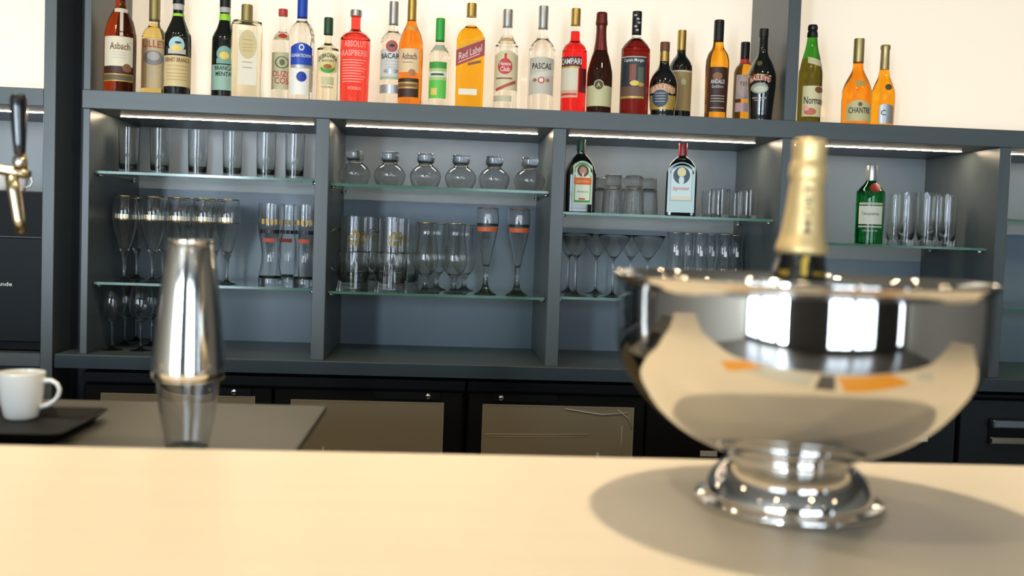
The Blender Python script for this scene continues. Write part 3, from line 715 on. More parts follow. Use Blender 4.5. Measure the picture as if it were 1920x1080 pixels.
# 14
b = Bottle('cuban_rum_bottle', 'clear rum bottle with arched cream label and round red emblem', 'bottle', 949, 130, [(50, 8.5), (66, 9.5), (76, 14), (86, 20), (98, 22.5), (188, 22.3)], GLIQ, group=G)
b.cap(20, 50, 9.5, C_SILV)
b.lab(73, 80, -14, 14, TAN, 'shoulder_label', arch=3); l = b.lab(98, 172, -21.5, 21.5, flat('light_khaki', (.70, .62, .38)), arch=9); b.oval(128, -2, 13.5, 15, REDI, 'emblem', l, 2); b.lab(104, 114, -4, 1, REDI, 'emblem', l, 2); b.txt('Havana', 123, -2, 22, 7, WHITEW, l); b.txt('Club', 133, -2, 19, 9, WHITEW, l)
b.lab(149, 151.5, -18, 12, BRN, 'print_line', l, 2); b.lab(161, 167, -18, 18, flat('brick_red', (.45, .10, .05)), 'red_sash', l, 3, slant=8); b.lab(182, 193, -22, 12, flat('pale_khaki', (.56, .52, .34)), 'lower_label')
# 15
b = Bottle('silver_rum_bottle', 'wide clear rum bottle with tall grey cap and scrolled grey label', 'bottle', 1015.5, 130, [(53, 9), (72, 11), (80, 17), (90, 23), (104, 25), (190, 24.5)], GLIQ, group=G)
b.cap(14, 53, 9.3, C_SILV)
l = b.lab(111, 182, -22.5, 22.5, flat('scroll_grey', (.58, .54, .44)), arch=2, barch=-3); b.txt('PASCAS', 128, 0, 38, 11, BLK, l); b.oval(154, 0, 6.5, 6, REDI, 'emblem', l, 2); b.oval(154, 0, 4, 4, WHT, 'emblem', l, 3); b.oval(154, -12, 3.5, 3.5, flat('copper_ink', (.40, .15, .08)), 'emblem', l, 2); b.oval(154, 12, 3.5, 3.5, flat('copper_ink', (.40, .15, .08)), 'emblem', l, 2); b.lab(139, 149, -22, 22, flat('scroll_light', (.68, .65, .55)), 'scroll_fold', l, 1.5, slant=5)
# 16
b = Bottle('red_bitter_bottle', 'bright red bitter bottle with gold cap and white lettering', 'bottle', 1075.5, 150, [(47, 8), (62, 8.5), (78, 10), (86, 18), (94, 22), (108, 23.7), (200, 23.5)], REDL, group=G, neck=(60, GLIQ))
b.cap(18, 47, 9, C_GOLD)
b.lab(110, 130, -23, 14, flat('sooty_red', (.10, .02, .02)), 'dark_field', lv=.5); b.txt('CAMPARI', 119, -7, 44, 11, WHITEW)
l = b.lab(131, 174, -23, 8, CREAM); b.lab(128, 131, -23, 10, GLDI, 'gold_line', None, 2); b.lab(172, 186, -23, 8, flat('rose_beige', (.72, .42, .28)), 'lower_label', None, 2); b.lab(178, 182, -22, 6, REDI, 'print_line', None, 3)
b.lab(131, 176, 10, 23, flat('shade_of_back_label', (.16, .01, .01)), 'back_label_shade', lv=.6)  # dark patch on the front, painting the back label's shade through the liquor
# 17
b = Bottle('sparkling_wine_bottle', 'dark sparkling wine bottle with wine-red foil and cream lower label', 'bottle', 1124.5, 140, [(94, 12.5, 1), (110, 17.5), (126, 21.5), (145, 24), (203, 23.5)], DWINE, group=G)
b.cap(24, 96, 11, C_WINE, 'foil', extra=[(24, 8, 1), (25, 10), (36, 10.5), (46, 11.5), (50, 9.5), (70, 10), (85, 11.5), (97, 13.4, 1)])
l = b.lab(163, 202, -23.3, 23.3, OLI, arch=2); b.oval(163, -1, 9.5, 10, flat('seal_rim', (.6, .55, .3)), 'seal', None, 3); b.oval(163, -1, 8, 8.5, flat('seal_dark', (.06, .05, .03)), 'seal', None, 4); b.txt('A', 163, -1, 8, 8, GLDI, None, 5)
# 18
b = Bottle('spiced_rum_bottle', 'broad dark red rum bottle with black patterned neck and picture label', 'bottle', 1190, 150, [(63, 8.5), (71, 9), (77, 15), (85, 22), (93, 26), (104, 27), (205, 27)], DRED, group=G, neck=(74, GLIQ))
b.cap(24, 63, 9, C_BLK); 
for k in range(5): b.oval(30+7*k, (-3, 2, 4, -2, 1)[k], 3, 2, GREY, 'cap_print', None, 1.2)
l = b.lab(110, 189, -25.5, 20, flat('picture_dark', (.035, .04, .045))); b.lab(110, 112, -25.5, 20, GREY, 'label_rim', l, 2); b.txt('Captain Morgan', 118, -3, 40, 8, WHITEW, l)
b.lab(166, 186, -25.5, 18, flat('brown_field', (.16, .08, .05)), 'lower_field', l, 2); b.lab(184, 188, -25, 18, GLDI, 'gold_line', l, 3); b.oval(160, 0, 9, 5, YEL, 'gold_scroll', l, 3); b.oval(162, 12, 6, 4, GLDI, 'gold_scroll', l, 3); b.lab(125, 155, -10, 2, flat('muted_red_field', (.25, .08, .05)), 'picture_field', l, 2); b.lab(130, 158, 6, 16, flat('muted_green_field', (.10, .13, .10)), 'picture_field', l, 2)
# 19
b = Bottle('small_cream_liqueur_bottle', 'small black liqueur bottle with gold swirl label and brown cap', 'bottle', 1243.5, 170, [(95, 8.5), (117, 9), (128, 12), (138, 19), (148, 24), (162, 26.5), (185, 26), (208, 23)], NEARB, group=G)
b.cap(80, 96, 9, C_BRN); b.band(97, 116, C_GOLD, 'neck_foil')
b.lab(160, 178, -25, 22, flat('copper_print', (.55, .28, .14)), 'label', arch=8); b.txt('BAILEYS', 167, -2, 42, 10, flat('light_copper', (.85, .62, .45)), None, arch=8, slant=-1)
b.lab(182, 208, -24, 23, GLDI, 'gold_swirl'); b.oval(188, -5, 15, 16, NAVY, 'label_disc', None, 2); [b.lab(y, y+1.2, -14, 4, GREY, 'print_line', None, 3) for y in (178, 183, 188, 193)]
# 20
b = Bottle('gold_foil_wine_bottle', 'dark bottle with gold neck foil behind the small gold swirl bottle', 'bottle', 1275, 160, [(93, 8), (103, 9), (113, 16), (122, 20.5), (134, 22), (205, 22)], NEARB, Y=3.36, group=G)
b.cap(59, 94, 8.3, C_GOLD); b.lab(137, 210, -20.5, 20.5, flat('bronze_paper', (.42, .30, .12))); b.lab(135, 138, -20.5, 20.5, CREAM, 'label_rim', None, 2); b.oval(157, 6, 5, 6, OLI, 'emblem')
# 21
b = Bottle('orange_liqueur_bottle', 'opaque orange liqueur bottle with tall black neck foil and dark label', 'bottle', 1344, 150, [(76, 9), (90, 11), (100, 17), (110, 20.3), (126, 21.7), (212, 20.5)], liq('bright_orange_liqueur', (1.0, .44, .03)), group=G)
b.cap(40, 77, 9.3, C_BLK, 'neck_foil')
l = b.lab(129, 212, -14, 19, DBRN); b.oval(146, 1, 9, 7, flat('sienna', (.28, .12, .05)), 'emblem', l, 2); b.txt('ANDALO', 156, 2, 27, 8, WHITEW, l); b.txt('Sanddorn', 165, 2, 22, 6, GREY, l); [b.lab(y, y+1.2, -10, 15, GREY, 'print_line', l, 2) for y in (182, 187, 192, 204)]
# 22
b = Bottle('small_orange_bottle', 'small orange bottle with black cap and red neck ring behind the black one', 'bottle', 1394, 170, [(112, 8), (120, 9.5), (126, 15), (136, 18.7), (150, 19), (212, 19)], liq('yellow_orange_liqueur', (1.0, .50, .05)), Y=3.33, group=G)
b.cap(81, 111, 8.5, C_BLK); b.band(111, 121, C_RED)
l = b.lab(143, 188, -14, 16, flat('lilac_grey', (.50, .42, .44))); b.oval(165, 0, 12, 19, flat('rosy_grey', (.62, .50, .46)), 'emblem', l); b.txt('TEN', 160, 1, 18, 7, BRN, l); b.lab(195, 212, -14, 16, flat('lilac_pink', (.66, .45, .48)), 'lower_label')
# 23
b = Bottle('cream_liqueur_bottle', 'matt black liqueur bottle with long neck and cream oval picture', 'bottle', 1428, 150, [(56, 8), (70, 8.5), (95, 9), (106, 11.5), (116, 17), (128, 22), (142, 26), (160, 26.3), (190, 24), (216, 22)], NEARB, group=G)
b.cap(55, 70, 8.8, C_BLK)
b.oval(122, -5, 5, 5, flat('dark_gold', (.12, .09, .03)), 'emblem'); l = b.lab(144, 157, -24, 17, flat('crimson_ribbon', (.35, .06, .04)), 'ribbon', arch=5, barch=-2); b.lab(143, 145, -24, 17, OLI, 'ribbon_edge', None, 2, arch=5); b.txt('BAILEYS', 150, -4, 38, 9, flat('ribbon_cream', (.80, .66, .48)), l, arch=5)
b.oval(169, -3, 16, 10, flat('meadow_green', (.34, .38, .28)), 'picture'); b.oval(171, -2, 12, 6, flat('pale_meadow', (.60, .62, .48)), 'picture', None, 3); b.txt('IRISH CREAM', 187, -3, 26, 3.5, GREY); b.lab(190.5, 191.7, -12, 6, GREY, 'print_line')
# 24
b = Bottle('cider_bottle', 'green cider bottle with cork cap just right of the tall upright', 'bottle', 1519, 160, [(70, 9), (90, 11.5), (110, 16.5), (128, 20), (146, 22), (222, 21.5)], OLV, group=G, neck=(112, GRN))
b.cap(47, 71, 9, C_BLK, 'wired_cork', extra=[(47, 7.5, 1), (50, 9), (56, 9), (58, 8), (62, 9.5), (70, 10, 1)])
b.lab(112, 124, -6, 17, flat('neck_cream', (.62, .58, .34)), 'neck_label', slant=-3)
l = b.lab(164, 221, -13, 21, flat('butter_paper', (.74, .66, .38))); b.txt('Normandie', 191, 14, 52, 14, BLK, l); b.oval(171, 16, 7, 6, BRN, 'crest', l, 2); b.oval(212, 2, 11, 7, flat('apple_red', (.60, .16, .08)), 'picture', l, 2); b.oval(206, -6, 6, 5, PINK, 'picture', l, 3)
# 25
b = Bottle('wide_orange_brandy_bottle', 'wide bright orange brandy bottle with arched cream label', 'bottle', 1606, 185, [(115, 9), (130, 10), (140, 14), (152, 20), (165, 25), (182, 27.2), (228, 26.5)], ORG2, group=G)
b.cap(75, 116, 9.7, C_WGD, 'neck_foil'); b.lab(155, 164, -3, 14, flat('antique_gold', (.50, .38, .14)), 'neck_label', slant=-1)
l = b.lab(191, 230, -17, 26, flat('straw_paper', (.62, .56, .28)), arch=10); b.txt('CHANTRE', 210, 7, 42, 11, BLK, l); b.oval(199, 7, 4, 4, BRN, 'crest', l, 2)
# 26
b = Bottle('narrow_orange_brandy_bottle', 'narrower orange brandy bottle with silver-grey label, last on the right', 'bottle', 1655.5, 185, [(130, 8.5), (145, 11), (155, 15), (166, 19), (180, 21.7), (230, 21.5)], ORG, group=G, Y=3.24)
b.cap(85, 131, 8.8, C_WGD, 'neck_foil', extra=[(85, 7.5, 1), (86, 9), (93, 9, 1), (94, 8), (131, 8.7, 1)]); b.oval(166, 9, 6, 6, flat('dark_seal', (.10, .08, .05)), 'seal')
l = b.lab(198, 234, -6, 19, SILV, arch=3); b.txt('C', 214, 2, 9, 10, BLK, l)
# flat herbal liqueur bottles in bay three, gin in bay four
def flatbottle(name, label, c, cyy, prof, mat, zb, turn, capm, cy0, cy1, chw, Y=3.29):
    b = Bottle(name, label, 'bottle', c, cyy, prof, mat, zb=zb, Y=Y, box_=.62, turn=turn); b.boxz = .6
    b.cap(cy0, cy1, chw, capm)
    return b
class FB(Bottle):
    boxz = .6
    def sq(s, z): return max(0., min(1., (s.zsq-z)/.015))
FB.zsq = .20
b = FB('herbal_liqueur_bottle', 'flat black-green herbal liqueur bottle with green cap and orange-banded label', 'bottle', 1087.5, 340, [(281, 6.5), (288, 7), (296, 14), (308, 22), (322, 27.5), (336, 28.5), (390, 28)], NEARB, zb=S31, Y=3.27, box_=.55, turn=.22)
b.cap(263, 283, 8, C_DGR)
l = b.lab(302, 383, -17, 20, flat('mint_paper', (.55, .70, .50)), arch=10, nu=10); l2 = b.lab(306, 380, -14, 17, flat('leaf_green', (.08, .28, .06)), 'label_border', l, 1.6, arch=9, nu=10); b.lab(309, 376, -12.5, 15.5, flat('pale_mint', (.70, .78, .60)), 'label_field', l, 2.2, arch=8, nu=10)
b.oval(321, 1.5, 11, 11.5, flat('emblem_dark', (.07, .05, .03)), 'emblem', l, 3); b.oval(321, 1.5, 7, 8, flat('stag_rose', (.50, .25, .20)), 'stag_head', l, 3.8); b.oval(329, 1.5, 2, 4.5, flat('stag_light', (.75, .65, .5)), 'stag_head', l, 4.4)
b.lab(334, 347, -15, 18, flat('orange_band', (.72, .14, .02)), 'orange_band', l, 3, nu=2); b.txt('Jägermeister', 341, 1.5, 25, 6, flat('band_gold', (.85, .45, .2)), l, 4); b.lab(372, 375, -5, 7, REDI, 'print_line', l, 3, nu=2); b.txt('KRÄUTERLIKÖR', 360, 1.5, 20, 3, BRN, l, 4)
b = FB('pale_label_liqueur_bottle', 'flat black liqueur bottle with red cap and large pale blue label', 'bottle', 1277.5, 345, [(291, 6.5), (294, 8), (300, 15), (309, 22.5), (320, 27), (334, 28.5), (396, 28.5)], NEARB, zb=S31, Y=3.27, box_=.55)
b.cap(270, 292, 8.5, flat('ruby_cap', (.30, .03, .03), .25))
l = b.lab(305, 399, -25, 25, flat('ice_blue_paper', (.50, .66, .68)), arch=12, nu=10); b.lab(311, 378, -20, 20, flat('ice_border', (.35, .48, .48)), 'label_border', l, 1.6, arch=8, nu=8); b.lab(313, 376, -18.5, 18.5, flat('frost_field', (.62, .76, .76)), 'label_field', l, 2.2, arch=8, nu=8)
b.oval(330, 0, 15.5, 16, NAVY, 'emblem', l, 3); b.oval(324, 0, 8, 9, flat('pale_gold_glow', (.72, .68, .35)), 'emblem', l, 3.8); b.oval(339, 0, 5, 8, flat('frost_field', (.62, .76, .76)), 'emblem', l, 3.8)
b.txt('Jägermeister', 355, 0, 31, 9, flat('faded_red', (.62, .20, .20)), l, 4); b.lab(369, 376, -18, 18, CREAM, 'lower_field', l, 3, nu=2)
b = Bottle('gin_bottle', 'stout emerald green gin bottle with white label and red seal', 'bottle', 1630, 410, [(338, 9), (343, 11), (350, 17), (358, 23), (368, 26), (450, 25.5)], GING, zb=S41, Y=3.28)
b.cap(312, 338, 10, C_SILV); b.oval(353, 8, 9, 9.5, flat('wax_red', (.22, .004, .008)), 'seal')
l = b.lab(387, 421, -19, 22, flat('bone_paper', (.66, .68, .58))); b.txt('Tanqueray', 402, 1, 34, 8, flat('script_grey', (.20, .22, .2)), l); b.lab(381, 385, -19, 22, GREY, 'label_rim'); b.lab(424, 427, -19, 22, GREY, 'label_rim'); b.txt('LONDON DRY GIN', 433, 2, 28, 3.5, GREY)

# ------------------------------------------------------------------ glassware
def gsc(Y): return FPX/(Y*.998)
def shell(outer, zin, wall, yb, Y, n=4):
    """outer rows (py, halfwidth[,corner]) top to base; hollow above row zin"""
    s = gsc(Y)
    o = [(p[1]/s, (yb-p[0])/s)+tuple(p[2:]) for p in outer][::-1]
    o = spline(o, n)
    zi = (yb-zin)/s
    inn = [(max(.0012, r-wall), z) for r, z in o if z >= zi][::-1]
    ri = inn[-1][0]
    top = inn[0]
    inn[0] = (top[0], top[1]-.0003)
    return [(0, 0)]+o+inn+[(ri*.6, zi-.0006), (0, zi-.001)]
def glass(name, label, cat, prof, c, py, Y, zs, group, mat=GLASS, seg=32, section=None, sharp=60):
    x = PY(c, py, Y)[0]
    t = thing(name, label, cat, (x, Y, zs), 0, group)
    lathe('glass_body', prof, mat, t, seg, section, sharp)
    return t
def place(proto, c, py, Y, zs, label=None, rz=None):
    return dup(proto, (PY(c, py, Y)[0], Y, zs), rz, label)
def rim(t, r, z, mat=GOLDR, th=.0011, name='gold_rim'):
    n = 28; pts = [(r*math.cos(2*math.pi*k/n), r*math.sin(2*math.pi*k/n), z) for k in range(n)]
    return tube(name, pts, th, mat, t, 6, True)
def cyl_patch(t, name, r, z0, z1, a0, a1, mat, n=10):
    """curved print on the front of a glass; r may be a (bottom, top) pair"""
    rb, rt = r if isinstance(r, tuple) else (r, r)
    vs = []; fs = []
    for j, (z, rr) in enumerate(((z0, rb), (z1, rt))):
        for i in range(n+1):
            a = math.radians(a0+(a1-a0)*i/n); vs.append((rr*math.sin(a), -rr*math.cos(a), z))
    for i in range(n): fs.append((i, i+1, n+2+i, n+1+i))
    return mesh(name, vs, fs, mat, t, True)
ORD = ['leftmost', 'second from the left', 'third from the left', 'fourth from the left', 'fifth from the left', 'rightmost']
# straight tumblers, bay 1 top shelf
Y1 = 3.33; s1 = gsc(Y1)
tp1 = shell([(241, 18, 1), (324, 16.2), (326, 15, 1)], 317, .0016, 326, Y1)
g0 = None
for k, cx_ in enumerate((241, 300, 371, 436, 499, 553)):
    lb = 'straight clear tumbler, %s of six in the leftmost bay' % ORD[k]
    if g0 is None: g0 = glass('straight_tumbler', lb, 'glass', tp1, cx_, 290, Y1, S11, 'straight tumblers in the leftmost bay')
    else: place(g0, cx_, 290, Y1, S11, lb)
# beer flutes, bay 1 lower shelf
Yf, Yg = 3.30, 3.45; sf = gsc(Yf)
fl_ = [(371, 19.5, 1), (388, 22), (405, 23), (418, 22.5), (440, 17.5), (462, 10.5), (474, 6.5), (482, 4), (500, 2.6), (514, 2.6), (520, 4), (523.5, 10), (525, 16), (526, 17, 1)]
fp = shell(fl_, 470, .0013, 526, Yf, 3)
f0 = None
flx = [(234, Yf), (287, Yf), (335, Yf), (383, Yf), (427, Yf), (258, Yg), (307, Yg), (355, Yg), (402, Yg)]
fn = ['front left corner', 'second in the front row', 'third in the front row, by the shaker', 'fourth in the front row, behind the shaker top', 'right end of the front row', 'back row, between the first two', 'back row, between second and third', 'back row, above the shaker', 'back row, right end']
for k, (cx_, yy) in enumerate(flx):
    lb = 'gold-rimmed beer flute in the leftmost bay, '+fn[k]
    if f0 is None:
        f0 = glass('beer_flute', lb, 'glass', fp, cx_, 440, yy, S12, 'gold-rimmed beer flutes')
        rim(f0, 19.3/sf, 155/sf); rim(f0, 22.9/sf, 112/sf, name='gold_ring')
        [cyl_patch(f0, 'gold_print', 23.3/sf, 114/sf, 122/sf, a_, a_+10, flat('gold_crest_print', (.75, .66, .45), .3, .5), 3) for a_ in (-30, -17, -5, 8, 20)]
    else: place(f0, cx_, 440, yy, S12, lb)
# wheat beer glasses
wp = [(382, 23.5, 1), (400, 24), (430, 23), (455, 18.5), (475, 16), (495, 17), (515, 21), (528, 22), (533, 21.5, 1)]
wpr = shell(wp, 520, .002, 533, Yf, 3)
w0 = None
for cx_, yy, lb in ((508, Yf, 'tall waisted beer glass with gold, black and red print, left front'), (573, Yf, 'tall waisted printed beer glass against the first divider'), (541, 3.43, 'tall waisted printed beer glass standing back between two others')):
    if w0 is None:
        w0 = glass('wheat_beer_glass', lb, 'glass', wpr, cx_, 450, yy, S12, 'printed wheat beer glasses')
        for a0, a1 in ((-38, -20), (-16, 0), (4, 20), (24, 38)): cyl_patch(w0, 'gold_print', (23.7/sf, 24.1/sf), 113/sf, 122/sf, a0+2, a1-2, flat('print_gold', (.60, .40, .07), .4), 4)
        for a0, a1 in ((-48, -30), (-27, -8), (-5, 14), (17, 44)): cyl_patch(w0, 'black_print', (23.3/sf, 23.6/sf), 96/sf, 103/sf, a0, a1, flat('print_black', (.01, .012, .03), .4), 4)
        cyl_patch(w0, 'red_print', (20.9/sf, 22.2/sf), 80/sf, 87/sf, -30, 26, flat('print_red', (.55, .10, .06), .4))
    else: place(w0, cx_, 450, yy, S12, lb)
# wine glasses on the ledge floor of bay 1
Yw = 3.27; sw = gsc(Yw)
wg = shell([(537, 16, 1), (555, 20.5), (575, 22.5), (590, 19.5), (600, 11), (606, 4.5), (614, 1.9), (640, 1.7), (650, 2.6), (655, 6), (657.3, 13), (658, 19), (658.5, 19.5, 1)], 601, .0011, 658.5, Yw, 3)
n0 = None
for cx_, yy, lb in ((211, Yw, 'wine glass at the left front corner of the leftmost bay floor'), (264.5, Yw, 'wine glass next to the shaker, front row on the bay floor'), (235.5, 3.42, 'wine glass in the back row between the two front ones'), (285, 3.42, 'wine glass in the back row beside the shaker'), (256, 3.55, 'rearmost wine glass on the leftmost bay floor')):
    if n0 is None: n0 = glass('wine_glass', lb, 'glass', wg, cx_, 600, yy, ZL, 'stemmed wine glasses on the bay floor')
    else: place(n0, cx_, 600, yy, ZL, lb)
# round upturned glasses, bay 2 upper shelf
Yr = 3.26; sr = gsc(Yr)
ry = [(283, 15.5, 1), (285, 16.5), (297, 16), (301, 13), (305, 14), (311, 22), (319, 28), (326, 29.3), (336, 27), (346, 22, 1)]
op = [(p[1]/sr, (346-p[0])/sr) for p in ry]
o_ = spline([(p[1]/sr, (346-p[0])/sr)+tuple(p[2:]) for p in ry], 4)
zc = (346-303)/sr
inn = [(max(.0, r-.0018), z) for r, z in o_ if z <= zc-.002][::-1]
rp = [(0, o_[0][1])]+o_+inn+[(inn[-1][0]*.6, zc-.003), (0, zc-.003)]
r0 = None
for k, cx_ in enumerate((665.5, 731, 798, 864, 926.5, 993)):
    lb = 'squat round glass standing upside down, %s of six in the second bay' % ORD[k]
    if r0 is None: r0 = glass('round_glass', lb, 'glass', rp, cx_, 320, Yr, S21, 'squat round upturned glasses')
    else: place(r0, cx_, 320, Yr, S21, lb)
# beer mugs
Ym = 3.30; sm_ = gsc(Ym)
mp = shell([(407, 28, 1), (470, 28), (476, 29.5), (535, 29.5), (541, 31), (544, 30.5, 1)], 530, .004, 544, Ym, 3)
def facet(r, a, z):
    if z < (544-476)/sm_ and r > .03: r = r*(1-.035*abs(math.sin(7*a)))
    return r*math.cos(a), r*math.sin(a)
m0 = None
for cx_, yy, lb, rz in ((664, Ym, 'heavy faceted beer mug with gold crest, left end of the second bay lower shelf', 3.3), (735, Ym, 'heavy faceted beer mug with gold crest, beside the stemmed glasses', 3.3), (692, 3.47, 'heavy faceted beer mug standing back behind the left mug', 3.0), (758, 3.47, 'heavy faceted beer mug standing back behind the right mug', 3.0)):
    if m0 is None:
        m0 = glass('beer_mug', lb, 'mug', mp, cx_, 470, yy, S22, 'faceted glass beer mugs', seg=84, section=facet)
        m0.rotation_euler.z = rz
        r = 28/sm_
        tube('mug_handle', [(r-.003, 0, 110/sm_), (r+.018, 0, 112/sm_), (r+.030, 0, 98/sm_), (r+.031, 0, 60/sm_), (r+.020, 0, 38/sm_), (r-.001, 0, 34/sm_)], .0055, GLASS, m0, 10)
        [cyl_patch(m0, 'gold_crest', 28.3/sm_, z_/sm_, (z_+h_)/sm_, a_, a_+w_, flat('crest_gold', (.22, .16, .04), .4, .3), 3) for z_, h_, a_, w_ in ((84, 9, 160, 12), (96, 7, 158, 18), (84, 9, 178, 12), (96, 9, 182, 14), (90, 12, 202, 10), (105, 5, 168, 20))]
    else: place(m0, cx_, 470, yy, S22, lb, rz)
# stemmed tulip glasses
tg = shell([(418, 20, 1), (428, 18.5), (440, 18), (460, 21.5), (482, 24), (500, 21.5), (514, 11), (519, 6.5), (527, 4.5), (536, 4.8), (541, 7), (544.5, 14), (546, 19), (547, 20, 1)], 514, .0014, 547, Ym, 3)
t0 = None
for cx_, yy, lb in ((799, Ym, 'stemmed tulip beer glass beside the mugs, front row'), (853, Ym, 'stemmed tulip beer glass before the gold-and-red banded pair, front row'), (820, 3.46, 'stemmed tulip beer glass standing back between the front two'), (872, 3.46, 'stemmed tulip beer glass standing back, right of the front two')):
    if t0 is None:
        t0 = glass('tulip_glass', lb, 'glass', tg, cx_, 470, yy, S22, 'stemmed tulip glasses'); rim(t0, 19.7/sm_, 129/sm_)
    else: place(t0, cx_, 470, yy, S22, lb)
# tall pils glasses
pg = shell([(391, 19.5, 1), (405, 21.3), (425, 21), (450, 16.5), (480, 10), (498, 6.5), (512, 4.5), (526, 4.5), (538, 6.5), (546, 11), (550, 17), (552, 21), (553, 21.5, 1)], 500, .0016, 553, 3.27, 3)
sp_ = gsc(3.27); p0 = None
for cx_, lb in ((912, 'tall pils glass with gold rim, black and orange band, left of the pair'), (971, 'tall pils glass with gold rim, black and orange band, right of the pair')):
    if p0 is None:
        p0 = glass('pils_glass', lb, 'glass', pg, cx_, 470, 3.27, S22, 'tall banded pils glasses'); rim(p0, 19.3/sp_, 162/sp_, flat('copper_rim', (.55, .25, .12), .3, .8))
        cyl_patch(p0, 'black_band', (21.5/sp_, 21.7/sp_), 128/sp_, 133/sp_, -62, 62, flat('band_black', (.01, .02, .01), .4)); cyl_patch(p0, 'red_band', (20.4/sp_, 21.3/sp_), 118/sp_, 126/sp_, -62, 62, flat('band_red', (.62, .12, .04), .4))
        cyl_patch(p0, 'white_crest', (21.6/sp_, 21.5/sp_), 140/sp_, 150/sp_, -11, 11, flat('print_pale', (.45, .48, .52), .4))
    else: place(p0, cx_, 470, 3.27, S22, lb)
# ribbed upturned tumblers bay 3
def ribbed(r, a, z):
    if r > .012: r *= 1+.022*math.cos(22*a)
    return r*math.cos(a), r*math.sin(a)
def updown(ry, zc_px, wall, base, Y):
    s = gsc(Y); o = spline([(p[1]/s, (base-p[0])/s)+tuple(p[2:]) for p in ry], 4); zc = (base-zc_px)/s
    inn = [(max(0, r-wall), z) for r, z in o if z <= zc][::-1]
    return [(0, o[0][1])]+o+inn+[(inn[-1][0]*.6, zc), (0, zc)]
Yt = 3.27
up = updown([(326, 13.5, 1), (329, 15.5), (345, 16.5), (370, 18.5), (400, 20.5, 1)], 347, .002, 400, Yt)
u0 = None
for cx_, yy, lb in ((1149, Yt, 'ribbed tumbler upside down, left front of the cluster between two liqueur bottles'), (1188, Yt, 'ribbed tumbler upside down, middle front of the cluster between two liqueur bottles'), (1215, 3.36, 'ribbed tumbler upside down, right end of the cluster between two liqueur bottles'), (1131, 3.42, 'ribbed tumbler upside down, half behind the orange-banded bottle'), (1170, 3.42, 'ribbed tumbler upside down, standing back in the gap of the cluster')):
    if u0 is None: u0 = glass('ribbed_tumbler', lb, 'glass', up, cx_, 365, yy, S31, 'ribbed upturned tumblers', seg=88, section=ribbed)
    else: place(u0, cx_, 365, yy, S31, lb)
# low tumblers
lt = shell([(353, 18, 1), (380, 18.5), (404, 17.5), (408, 16, 1)], 400, .002, 408, 3.28, 4)
l0 = None
for cx_, yy, lb in ((1350, 3.28, 'low clear tumbler right of the red-capped bottle, left front of its cluster'), (1403, 3.28, 'low clear tumbler at the right end of the third bay upper shelf'), (1333, 3.42, 'low clear tumbler standing back, left of its cluster'), (1381, 3.42, 'low clear tumbler standing back in the middle of its cluster')):
    if l0 is None: l0 = glass('low_tumbler', lb, 'glass', lt, cx_, 380, yy, S31, 'low tumblers in the third bay', seg=64, section=lambda r, a, z: ((r*(1-.02*abs(math.sin(6*a))))*math.cos(a), (r*(1-.02*abs(math.sin(6*a))))*math.sin(a)))
    else: place(l0, cx_, 380, yy, S31, lb)
# martini glasses
mg = shell([(441, 33, 1), (465, 20), (482, 8.5), (487, 4), (494, 2.2), (530, 2), (548, 2.6), (554, 6), (557.5, 15), (558.5, 22), (559, 23, 1)], 484, .0011, 559, 3.27, 3)
q0 = None
for cx_, yy, lb in ((1080, 3.27, 'martini glass beside the divider, front row of the third bay'), (1150, 3.27, 'martini glass in front row, its foot just left of the bowl rim'), (1214, 3.27, 'martini glass in front row with foot hidden by the bowl rim'), (1066, 3.47, 'martini glass in the back row nearest the divider'), (1118, 3.45, 'martini glass standing back between the first two'), (1182, 3.45, 'martini glass standing back between second and third')):
    if q0 is None: q0 = glass('martini_glass', lb, 'glass', mg, cx_, 500, yy, S32, 'martini glasses')
    else: place(q0, cx_, 500, yy, S32, lb)
# small tulip beer glasses behind the bowl rim
st = shell([(436, 17, 1), (446, 15), (470, 13.5), (490, 16), (515, 17.5), (530, 10), (540, 5), (550, 8), (560, 15, 1)], 530, .0014, 560, 3.3, 3)
v0 = None
for k, (cx_, yy) in enumerate(((1266, 3.28), (1311, 3.28), (1356, 3.28), (1378, 3.42), (1288, 3.42), (1333, 3.42))):
    lb = 'small tulip beer glass behind the bowl rim, '+['left end of the front row', 'middle of the front row', 'right end of the front row', 'right end of the back row', 'left end of the back row', 'middle of the back row'][k]
    if v0 is None:
        v0 = glass('small_beer_glass', lb, 'glass', st, cx_, 480, yy, S32, 'small tulip beer glasses'); rim(v0, 16.8/gsc(3.3), 124/gsc(3.3))
        cyl_patch(v0, 'white_print', (15.6/gsc(3.3), 14.4/gsc(3.3)), 82/gsc(3.3), 92/gsc(3.3), -11, 11, flat('print_white', (.75, .78, .82), .4))
    else: place(v0, cx_, 480, yy, S32, lb)
# long straight glasses bay 4
lg = shell([(361, 17.5, 1), (455, 16), (463, 14.5, 1)], 451, .0018, 463, 3.30, 4)
x0_ = None
for cx_, yy, lb in ((1699, 3.30, 'long straight glass in the fourth bay, left front beside the green bottle'), (1737, 3.25, 'long straight glass in the fourth bay, foremost and tallest-looking'), (1776, 3.30, 'long straight glass in the fourth bay, right front'), (1678, 3.42, 'long straight glass standing back directly right of the green bottle'), (1757, 3.42, 'long straight glass standing back at the right of the cluster')):
    if x0_ is None: x0_ = glass('long_glass', lb, 'glass', lg, cx_, 410, yy, S41, 'long straight glasses in the fourth bay')
    else: place(x0_, cx_, 410, yy, S41, lb)

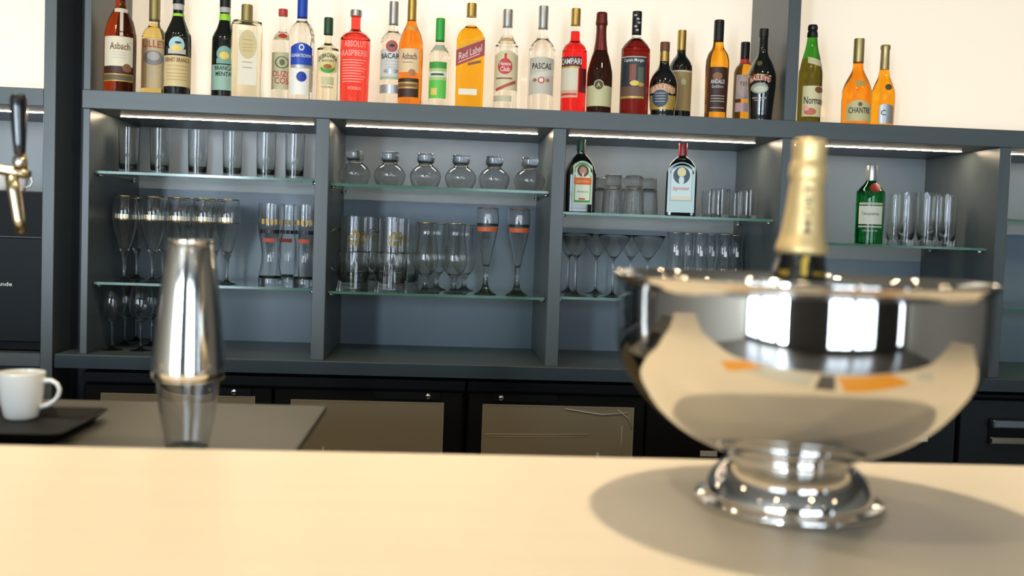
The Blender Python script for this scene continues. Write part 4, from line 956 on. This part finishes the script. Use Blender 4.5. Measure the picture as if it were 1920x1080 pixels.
# ------------------------------------------------------------------ ceiling lamps
LAMP = pm('lamp_disc', (1, 1, 1), .5, emit=(1.0, .80, .50), es=110)
LAMPB = pm('lamp_disc_large', (1, 1, 1), .5, emit=(1.0, .90, .75), es=9)
def downlight(x, y, r, mat, lab, big=False, group=None):
    t = thing('ceiling_downlight', lab, 'ceiling lamp', (x, y, CEIL), 0, group)
    rp_ = [(r, -.001), (r+.012, -.006), (r+.02, -.004), (r+.022, 0), (r, 0)]
    lathe('trim_ring', rp_, CHROME, t, 32)
    d = lathe('lamp_disc', [(0, -.002 if big else -.0005), (r, -.002 if big else -.0005)], mat, t, 32)
    return t
r_ = ray(843, 14); k_ = YU/r_.y; vz = (CEIL-EZ)/r_.z
ym = YU-(vz*r_.y-YU); xm = r_.x*vz
downlight(xm, ym, .125, LAMPB, 'round ceiling lamp over the aisle, mirrored in the backlit panel', True)
i = 0
for x, y in [(-3, -1), (-1.1, -1), (1.1, -1.2), (3, -1), (-3, -3.2), (-1.1, -3.2), (1.1, -3.2), (3, -3.2), (-2, -5.6), (.3, -5.6), (2.2, -5.6)]+[(q_[0], q_[1]) for q_ in KEYS]+[(q_[0], q_[1]) for q_ in AISLE]:
    downlight(x, y, .04, LAMP, 'small recessed ceiling spotlight of the bar room', group='small recessed spotlights')
# printed cards lying at the guests' edge of the counter (seen mirrored in the bowl); the narrow dark strip paints the grey shadow beside them
CARD_O = flat('orange_card', (.85, .38, .03)); CARD_C = flat('cream_card', (.62, .63, .55)); CARD_SHADOW = flat('card_shadow_dark', (.10, .09, .07))
for x, y, w_, d_, rz, mt, lb in ((-.03, .72, .20, .19, .35, CARD_O, 'orange card mirrored on the left of the bowl'), (.20, .70, .25, .15, .02, CARD_C, 'cream card mirrored in the middle of the bowl'), (.56, .71, .27, .16, -.10, CARD_O, 'orange card mirrored on the right of the bowl'), (.86, .76, .15, .11, -.5, CARD_C, 'cream card mirrored at the far right of the bowl'), (.375, .71, .06, .16, 0., CARD_SHADOW, 'narrow dark strip for the grey shadow mirrored between cream and orange cards')):
    c_ = box('printed_card', -w_/2, w_/2, -d_/2, d_/2, 0, .0015, mt, None, .0003)
    c_.location = (x, y, CZ+.0003); c_.rotation_euler.z = rz; setp(c_, lb, 'card', 'printed cards on the counter')
